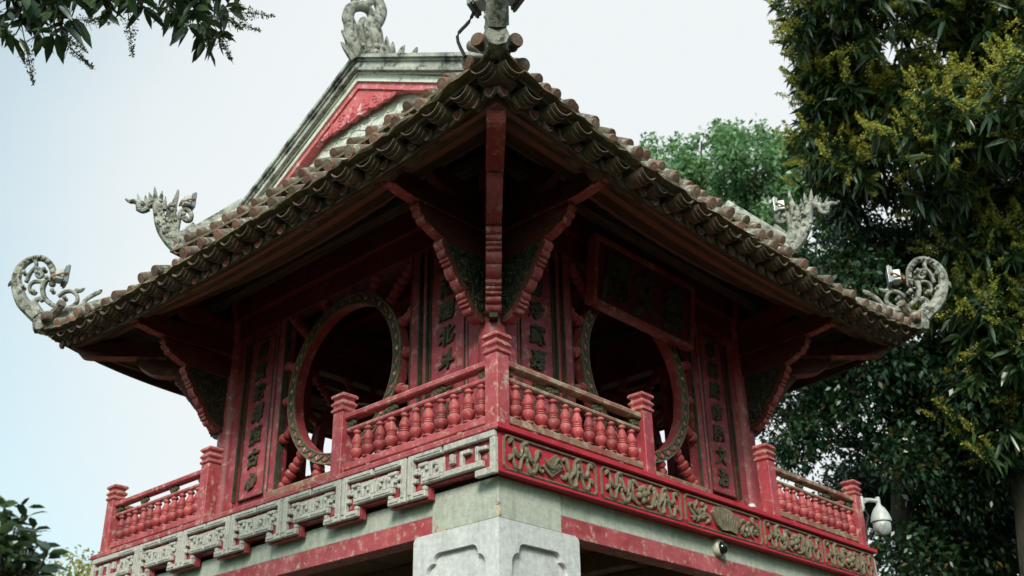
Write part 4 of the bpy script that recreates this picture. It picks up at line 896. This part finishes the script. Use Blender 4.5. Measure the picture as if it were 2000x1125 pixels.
b = MB(); b.tube(smoothpath([(-3.40, -3.20, 2.95), (-3.44, -3.16, 2.80), (-3.50, -3.10, 2.66), (-3.46, -3.14, 2.48)], 4), .013, 6)
tag(b.build('power_cable', 'black', smooth=True), 'black cable looping down beside the nearest roof corner', 'cable')
sp = bpy.data.objects.new('spot_lamp', None); COL.objects.link(sp); sp.location = (.55, -2.70, 0.0)
tag(sp, 'tiny white spot lamp standing on the right balcony ledge', 'lamp')
b = MB(); b.lathe([(.02, 0), (.02, .012), (.008, .016), (.008, .03)], 10); sub(b, 'base', 'grey_metal', sp)
b = MB(); b.lathe([(.034, .03), (.036, .045), (.026, .062), (.01, .068)], 12); sub(b, 'head', 'white_plastic', sp, True)

# ------------------------------------------------------------------ trees
def leaf_mesh(name, pos, dirs, lens, wids, mat, nrm=None, droop=0.25, tri=False):
    n = len(pos); pos = np.asarray(pos); d = dirs / np.linalg.norm(dirs, axis=1)[:, None]
    if nrm is None: nrm = rng.normal(size=(n, 3)) + np.array([0, 0, 1.2])
    sd = np.cross(d, nrm); sd /= (np.linalg.norm(sd, axis=1)[:, None] + 1e-9)
    L = lens[:, None]; W = wids[:, None]; dz = np.array([0, 0, -1.0])
    if tri:
        V = np.stack([pos, pos + d * L * .5 + sd * W * .5, pos + d * L + dz * L * droop, pos + d * L * .5 - sd * W * .5], 1); k = 4; fidx = [(0, 1, 2, 3)]
    else:
        up = np.cross(sd, d)
        V = np.stack([pos, pos + d * L * .30 + sd * W * .45 + dz * L * droop * .1 + up * W * .12, pos + d * L * .30 - sd * W * .45 + dz * L * droop * .1 + up * W * .12,
                      pos + d * L * .68 + sd * W * .40 + dz * L * droop * .45 + up * W * .10, pos + d * L * .68 - sd * W * .40 + dz * L * droop * .45 + up * W * .10,
                      pos + d * L + dz * L * droop, pos + d * L * .30 + dz * L * droop * .1, pos + d * L * .68 + dz * L * droop * .45], 1)
        k = 8; fidx = [(0, 1, 6), (0, 6, 2), (6, 1, 3, 7), (2, 6, 7, 4), (7, 3, 5), (4, 7, 5)]
    V = V.reshape(-1, 3); nf = len(fidx)
    loops = np.concatenate([np.array(f) for f in fidx]); lt = np.array([len(f) for f in fidx])
    me = bpy.data.meshes.new(name); me.vertices.add(len(V)); me.vertices.foreach_set('co', V.ravel().astype(np.float32))
    allL = (np.arange(n)[:, None] * k + loops[None, :]).ravel(); me.loops.add(len(allL)); me.loops.foreach_set('vertex_index', allL.astype(np.int32))
    tot = np.tile(lt, n); st = np.concatenate([[0], np.cumsum(tot)[:-1]]); me.polygons.add(len(tot)); me.polygons.foreach_set('loop_start', st.astype(np.int32)); me.polygons.foreach_set('loop_total', tot.astype(np.int32))
    a = me.attributes.new('rnd', 'FLOAT', 'POINT'); a.data.foreach_set('value', np.repeat(rng.random(n), k).astype(np.float32))
    me.materials.append(M[mat]); me.update(calc_edges=True); me.validate(); return me
def lumpy(center, radii, nlump, rl, seed):
    """lump centres on an ellipsoid's surface and inside."""
    r = np.random.default_rng(seed); out = []
    while len(out) < nlump:
        v = r.normal(size=3); v /= np.linalg.norm(v); f = r.uniform(0.45, 1.0) ** 0.5
        out.append((np.array(center) + v * np.array(radii) * f, rl * r.uniform(0.65, 1.25)))
    return out
def limb(mb, a, b, r0, r1, seed, n=7, sag=0.3):
    r = np.random.default_rng(seed); a = np.array(a, float); b = np.array(b, float); P = []
    for i in range(n):
        t = i / (n - 1); q = a + (b - a) * t + r.normal(size=3) * 0.06 * np.linalg.norm(b - a) * math.sin(PI * t) * .5; q[2] += sag * math.sin(PI * t); P.append(tuple(q))
    mb.tube(P, [r0 + (r1 - r0) * (i / (n - 1)) ** .8 for i in range(n)], 9); return P
PAN_T = []                                                              # flower panicle template: small bits along branching axes, pointing +z
for i in range(190):
    t = rng.random() ** .8; rad = (1 - t) * .19 + .015; a = rng.uniform(0, 2 * PI); q = rng.random() ** .5
    PAN_T.append((rad * q * math.cos(a), rad * q * math.sin(a), t + rad * q * .15))
PAN_T = np.array(PAN_T)
def rosettes(name, tips, outs, mat, nl=(7, 12), length=(.15, .25), width=.24, droop=.35):
    P, D, Ls, Ws = [], [], [], []
    for c, o in zip(tips, outs):
        k = rng.integers(*nl); az = rng.uniform(0, 2 * PI)
        o = o / (np.linalg.norm(o) + 1e-9); a = np.cross(o, [0.3, .2, 1]); a /= np.linalg.norm(a); b_ = np.cross(o, a)
        for j in range(k):
            th = az + j * 2.4; d = o * rng.uniform(.15, .8) + (a * math.cos(th) + b_ * math.sin(th)) * 1.0
            P.append(c + rng.normal(size=3) * .012); D.append(d); Ls.append(rng.uniform(*length)); Ws.append(Ls[-1] * width * rng.uniform(.8, 1.2))
    return leaf_mesh(name, np.array(P), np.array(D), np.array(Ls), np.array(Ws), mat, droop=droop)
def panicles(name, tips, outs, mat, size=(.18, .34), bit=.020, per=110):
    P = []; Ls = []
    for c, o in zip(tips, outs):
        o = o / (np.linalg.norm(o) + 1e-9); a = np.cross(o, [0.3, .2, 1]); a /= np.linalg.norm(a); b_ = np.cross(o, a); s = rng.uniform(*size)
        T = PAN_T[rng.permutation(len(PAN_T))[:per]]; th = rng.uniform(0, 6.28); ct, st_ = math.cos(th), math.sin(th)
        X = (T[:, 0] * ct - T[:, 1] * st_)[:, None] * a * s + (T[:, 0] * st_ + T[:, 1] * ct)[:, None] * b_ * s + T[:, 2][:, None] * o * s
        P.append(c + X); Ls.append(np.full(len(T), bit) * rng.uniform(.6, 1.4, len(T)))
    P = np.concatenate(P); Ls = np.concatenate(Ls)
    return leaf_mesh(name, P, rng.normal(size=P.shape), Ls, Ls * .5, mat, droop=0, tri=True)
def shell_points(lumps, per, seed, inner=.55):
    r = np.random.default_rng(seed); T = []; O = []
    for c, rl in lumps:
        n = max(1, int(per * rl ** 2)); v = r.normal(size=(n, 3)); v /= np.linalg.norm(v, axis=1)[:, None]; f = r.uniform(inner, 1.05, n)[:, None]
        T.append(c + v * f * rl * np.array([1, 1, .85])); O.append(v)
    return np.concatenate(T), np.concatenate(O)
def tree_root(name, loc, label, group=None):
    o = bpy.data.objects.new(name, None); COL.objects.link(o); o.location = loc; tag(o, label, 'tree', group); return o
def addm(name, me, root):                                               # meshes are in world space; shift into the root's frame
    co = np.empty(len(me.vertices) * 3, np.float32); me.vertices.foreach_get('co', co); co = co.reshape(-1, 3) - np.array(root.location, np.float32)
    me.vertices.foreach_set('co', co.ravel()); me.update(); return inst(name, me, root)

# the flowering mango tree on the right
mb0 = at(1960, 900, 18.3); base = np.array([mb0[0] + .4, mb0[1] + .2, GZ])
mt = tree_root('mango_tree', tuple(base), 'tall mango tree with yellow blossom spikes and long drooping leaves on the right')
LM = []
for (px, py, D, rx, rz_, n, rl, sd) in ((1760, 60, 18.4, 1.43, 1.16, 17, 0.65, 1), (1930, 130, 17.0, 1.22, 1.50, 14, 0.71, 2), (1680, 260, 18.0, 0.84, 0.88, 11, 0.52, 3), (1850, 290, 17.7, 1.29, 0.82, 13, 0.62, 4), (1995, 640, 17.7, 0.84, 1.36, 17, 0.52, 5), (1985, 420, 17.7, 0.75, 0.88, 9, 0.58, 6), (1850, -150, 18.4, 2.04, 1.09, 13, 0.78, 7), (1640, 330, 18.2, 0.54, 0.61, 9, 0.36, 8), (1960, 790, 17.7, 0.54, 0.61, 8, 0.39, 9), (1620, 150, 18.5, 0.48, 0.82, 9, 0.36, 10), (1600, 20, 18.5, 0.41, 0.54, 5, 0.36, 11), (1900, 560, 18.0, 0.41, 0.54, 5, 0.34, 12)):
    LM += lumpy(at(px, py, D), (rx, rx, rz_), n, rl, sd)
tp, ot = shell_points(LM, 100, 21, .3)
trk = MB(); fork = at(1950, 560, 18.8)
limb(trk, base, fork, .45, .30, 1, 9, 0); 
for i, (px, py, D) in enumerate(((1760, 60, 18.5), (1930, 130, 17.4), (1690, 260, 18.1), (1860, 290, 17.8), (1990, 640, 17.6), (1850, -150, 18.5))): limb(trk, fork, at(px, py, D), .15, .035, 30 + i, 8, .2)
addm('trunk', trk.mesh('trunk', 'bark', True), mt)
addm('crown', rosettes('crown', tp, ot, 'mango_leaf', length=(.16, .34)), mt)
kk = rng.random(len(tp)) < .68
addm('blossom', panicles('blossom', tp[kk] + ot[kk] * .05, ot[kk] * .7 + np.array([0, 0, .7]) + rng.normal(size=(kk.sum(), 3)) * .3, 'blossom', size=(.24, .56), bit=.040, per=120), mt)

def leafy_tree(name, label, base, blobs, per, leaf, mat, fork, seed, inner=.4, group=None, droop=.2, r0=.25):
    root = tree_root(name, tuple(base), label, group); LM = []
    for i, (px, py, D, rx, rz_, n, rl) in enumerate(blobs): LM += lumpy(at(px, py, D), (rx, rx, rz_), n, rl, seed + i)
    tp, ot = shell_points(LM, per, seed + 50, inner)
    n = len(tp); d = ot * .6 + rng.normal(size=(n, 3)) * .8 + np.array([0, 0, -.2]); L = leaf * rng.uniform(.7, 1.3, n)
    t = MB(); limb(t, base, fork, r0, r0 * .6, seed, 8, 0)
    for i, (px, py, D, *_) in enumerate(blobs): limb(t, fork, at(px, py, D), r0 * .4, r0 * .08, seed + 80 + i, 7, .2)
    addm('trunk', t.mesh('trunk', 'bark', True), root)
    addm('crown', leaf_mesh('crown', tp + rng.normal(size=(n, 3)) * leaf * .5, d, L, L * .52, mat, droop=droop, tri=True), root); return root
gb = lambda px, py, D: np.array([*at(px, py, D)[:2], GZ])
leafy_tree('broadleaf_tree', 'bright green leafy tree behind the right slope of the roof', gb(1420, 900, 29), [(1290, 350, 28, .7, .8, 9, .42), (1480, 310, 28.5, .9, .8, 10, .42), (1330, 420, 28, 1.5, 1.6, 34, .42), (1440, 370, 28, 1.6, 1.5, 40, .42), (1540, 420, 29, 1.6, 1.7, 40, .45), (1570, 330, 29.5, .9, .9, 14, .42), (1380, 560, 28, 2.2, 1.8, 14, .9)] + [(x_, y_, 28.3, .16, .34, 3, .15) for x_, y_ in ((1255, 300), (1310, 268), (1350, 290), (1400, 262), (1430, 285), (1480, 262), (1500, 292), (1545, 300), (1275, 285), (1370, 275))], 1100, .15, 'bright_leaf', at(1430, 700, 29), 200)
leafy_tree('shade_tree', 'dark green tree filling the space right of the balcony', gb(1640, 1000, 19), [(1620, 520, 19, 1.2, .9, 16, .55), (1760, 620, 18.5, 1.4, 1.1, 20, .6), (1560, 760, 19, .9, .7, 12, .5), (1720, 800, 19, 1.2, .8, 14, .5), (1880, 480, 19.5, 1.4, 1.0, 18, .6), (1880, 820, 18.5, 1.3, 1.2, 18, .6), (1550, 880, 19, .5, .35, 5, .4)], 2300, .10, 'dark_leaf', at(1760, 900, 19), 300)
leafy_tree('understorey_tree', 'dark lower tree below the hanging white camera', gb(1850, 1100, 21), [(1620, 1000, 21, 1.0, .7, 12, .5), (1800, 1010, 20.5, 1.4, .9, 18, .6), (1950, 960, 20, 1.2, 1.3, 18, .6), (1750, 1130, 20, 1.8, .6, 16, .6), (1960, 1100, 20, 1.2, .7, 12, .6)], 2000, .11, 'dark_leaf', at(1880, 1150, 20.5), 400)
leafy_tree('far_tree', 'hazy green tree with yellow leaves at the bottom left', gb(140, 1200, 26), [(165, 1105, 26, .42, .35, 7, .28), (120, 1120, 26, .5, .3, 7, .28), (60, 1140, 26, .6, .3, 6, .3), (190, 1090, 26, .2, .3, 3, .22)], 420, .13, 'yellow_leaf', at(130, 1200, 26), 500, r0=.12)

# the mango limb overhanging at top left
ob_ = at(-900, 900, 9.0); root = tree_root('overhanging_mango_tree', (ob_[0], ob_[1], GZ), 'dark mango branch with flower sprays hanging into the top left corner')
t = MB(); fk = at(-500, -500, 8.0); limb(t, (ob_[0], ob_[1], GZ), fk, .22, .14, 61, 9, 0)
tips = []; outs = []
ends = [(40, 30), (100, 60), (60, 85), (10, 70), (150, 20), (200, 35), (250, 20), (300, 15), (330, 30), (390, 40), (430, 25), (410, 75), (380, 60), (350, 5), (460, 10), (20, 20), (120, 90), (90, 20), (270, 40), (440, 60), (180, -20), (60, -20), (330, -30), (240, -30), (420, -30), (130, -40), (-20, 60), (30, 110), (400, 95), (5, 0), (220, 5), (380, 0), (45, 60), (75, 110), (140, 75), (100, 105), (15, 95), (365, 95), (395, 125), (425, 110), (345, 60), (210, 60), (280, 55)]
hub = at(180, -160, 7.3); limb(t, fk, hub, .09, .05, 62, 7, .1)
for i, (px, py) in enumerate(ends):
    e = at(px, py - 42, rng.uniform(6.7, 7.5)); P = limb(t, hub, e, .016, .004, 600 + i, 6, .05); tips.append(np.array(P[-1])); outs.append(np.array(P[-1]) - np.array(P[-2]) + np.array([0, 0, -.06]))
    tips.append(np.array(P[-2])); outs.append(np.array(P[-1]) - np.array(P[-2]))
addm('trunk', t.mesh('trunk', 'bark', True), root)
addm('crown', rosettes('crown', np.array(tips), np.array(outs), 'mango_leaf', nl=(5, 9), length=(.10, .17), width=.36, droop=.35), root)
ft = [at(px, py - 22, 7.0) for px, py in ((440, 60), (425, 85), (400, 70), (455, 45), (110, 80), (150, 60), (250, 45), (290, 30), (455, 5), (130, 110), (50, 110), (420, 40))]
fo = [CR[0] * a - CR[1] * b_ for a, b_ in ((.9, .3), (.5, 1.0), (.2, 1.0), (1, .1), (.7, .5), (1, .1), (.1, 1), (.9, .3), (1, -.2), (.7, .6), (.2, 1), (.8, .6))]
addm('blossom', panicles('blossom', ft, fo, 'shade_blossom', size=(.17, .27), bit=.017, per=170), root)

stm = MB()
for a, b_ in zip(ft, fo):
    a = np.array(a); b_ = np.array(b_) / np.linalg.norm(b_); e1 = np.cross(b_, [.3, .2, 1]); e1 /= np.linalg.norm(e1); e2 = np.cross(b_, e1)
    stm.tube([tuple(a - b_ * .12), tuple(a + b_ * .08), tuple(a + b_ * .22)], [.0045, .0035, .0015], 4)
    for q in range(12):
        u = rng.uniform(0, .17); th = rng.uniform(0, 6.3); ln = (.23 - u) * .34
        stm.tube([tuple(a + b_ * u), tuple(a + b_ * (u + ln * .35) + (e1 * math.cos(th) + e2 * math.sin(th)) * ln)], [.0025, .0012], 3)
addm('flower_stems', stm.mesh('flower_stems', 'bark'), root)

# the leafy shoots at bottom left
sb = at(-10, 1250, 5.2); root = tree_root('leafy_sapling', (sb[0], sb[1], GZ), 'dark glossy leaved sapling tips at the bottom left edge')
t = MB(); limb(t, (sb[0], sb[1], GZ), tuple(sb), .05, .025, 71, 7, 0); tips = []; outs = []
for i, (px, py) in enumerate(((20, 1010), (60, 1040), (35, 1060), (5, 1040), (60, 1090), (20, 1110), (85, 1105), (0, 1085), (40, 1120), (-20, 1060), (-30, 1110), (70, 1130), (10, 985), (50, 1000), (30, 1030), (75, 1060), (90, 1085), (15, 1075), (45, 1095))):
    P = limb(t, sb, at(px, py, rng.uniform(5.0, 5.4)), .012, .004, 700 + i, 5, .02); tips += [np.array(P[-1]), np.array(P[-2])]; outs += [np.array(P[-1]) - np.array(P[-2])] * 2
addm('trunk', t.mesh('trunk', 'bark', True), root)
addm('crown', rosettes('crown', np.array(tips), np.array(outs), 'mango_leaf', nl=(5, 8), length=(.07, .12), width=.38, droop=.2), root)

# ------------------------------------------------------------------ added unseen trees round the court that block low sky light
def sky_block_tree(x, y, h, r, label, seed):
    root = tree_root('sky_block_tree', (x, y, GZ), label, 'added trees outside the view that block low sky light'); c = np.array([x, y, GZ + h * .58])
    LMg = lumpy(c, (r, r, h * .36), 26, r * .42, seed); tp, ot = shell_points(LMg, 95, seed + 1, .2); n = len(tp)
    L = rng.uniform(.28, .5, n); t = MB(); limb(t, (x, y, GZ), c, .28, .12, seed, 7, 0)
    for i in range(6): limb(t, c - np.array([0, 0, h * .2]), LMg[i * 4][0], .10, .03, seed + i, 6, .1)
    addm('trunk', t.mesh('trunk', 'bark', True), root)
    addm('crown', leaf_mesh('crown', tp, ot + rng.normal(size=(n, 3)) * .8, L, L * .6, 'dark_leaf', droop=.2, tri=True), root)
for i, (x, y, h, r, lb) in enumerate(((-13, 19, 9.5, 4.2, 'added sky-blocking tree far to the left of the pavilion'), (-19, 11, 9.5, 4.4, 'added sky-blocking tree to the left of the court'), (-22, 2, 9.0, 4.4, 'added sky-blocking tree left of where the camera stands'),
        (-22, -8, 8.5, 4.3, 'added sky-blocking tree behind the camera to its left'), (-21, -17, 8.5, 4.3, 'added sky-blocking tree straight behind the camera'), (-12, -22, 8.5, 4.3, 'added sky-blocking tree behind the camera to its right'),
        (-3, -20, 9.0, 4.3, 'added sky-blocking tree to the right of the camera'), (6, -17, 9.5, 4.2, 'added sky-blocking tree right of the court beyond the frame'), (12, -10, 10.5, 4.3, 'added sky-blocking tree nearest the right side of the pavilion'), (3.5, -12.5, 9.5, 3.6, 'added sky-blocking tree between the court and the right side of the pavilion'))):
    sky_block_tree(x, y, h, r, lb, 900 + 10 * i)
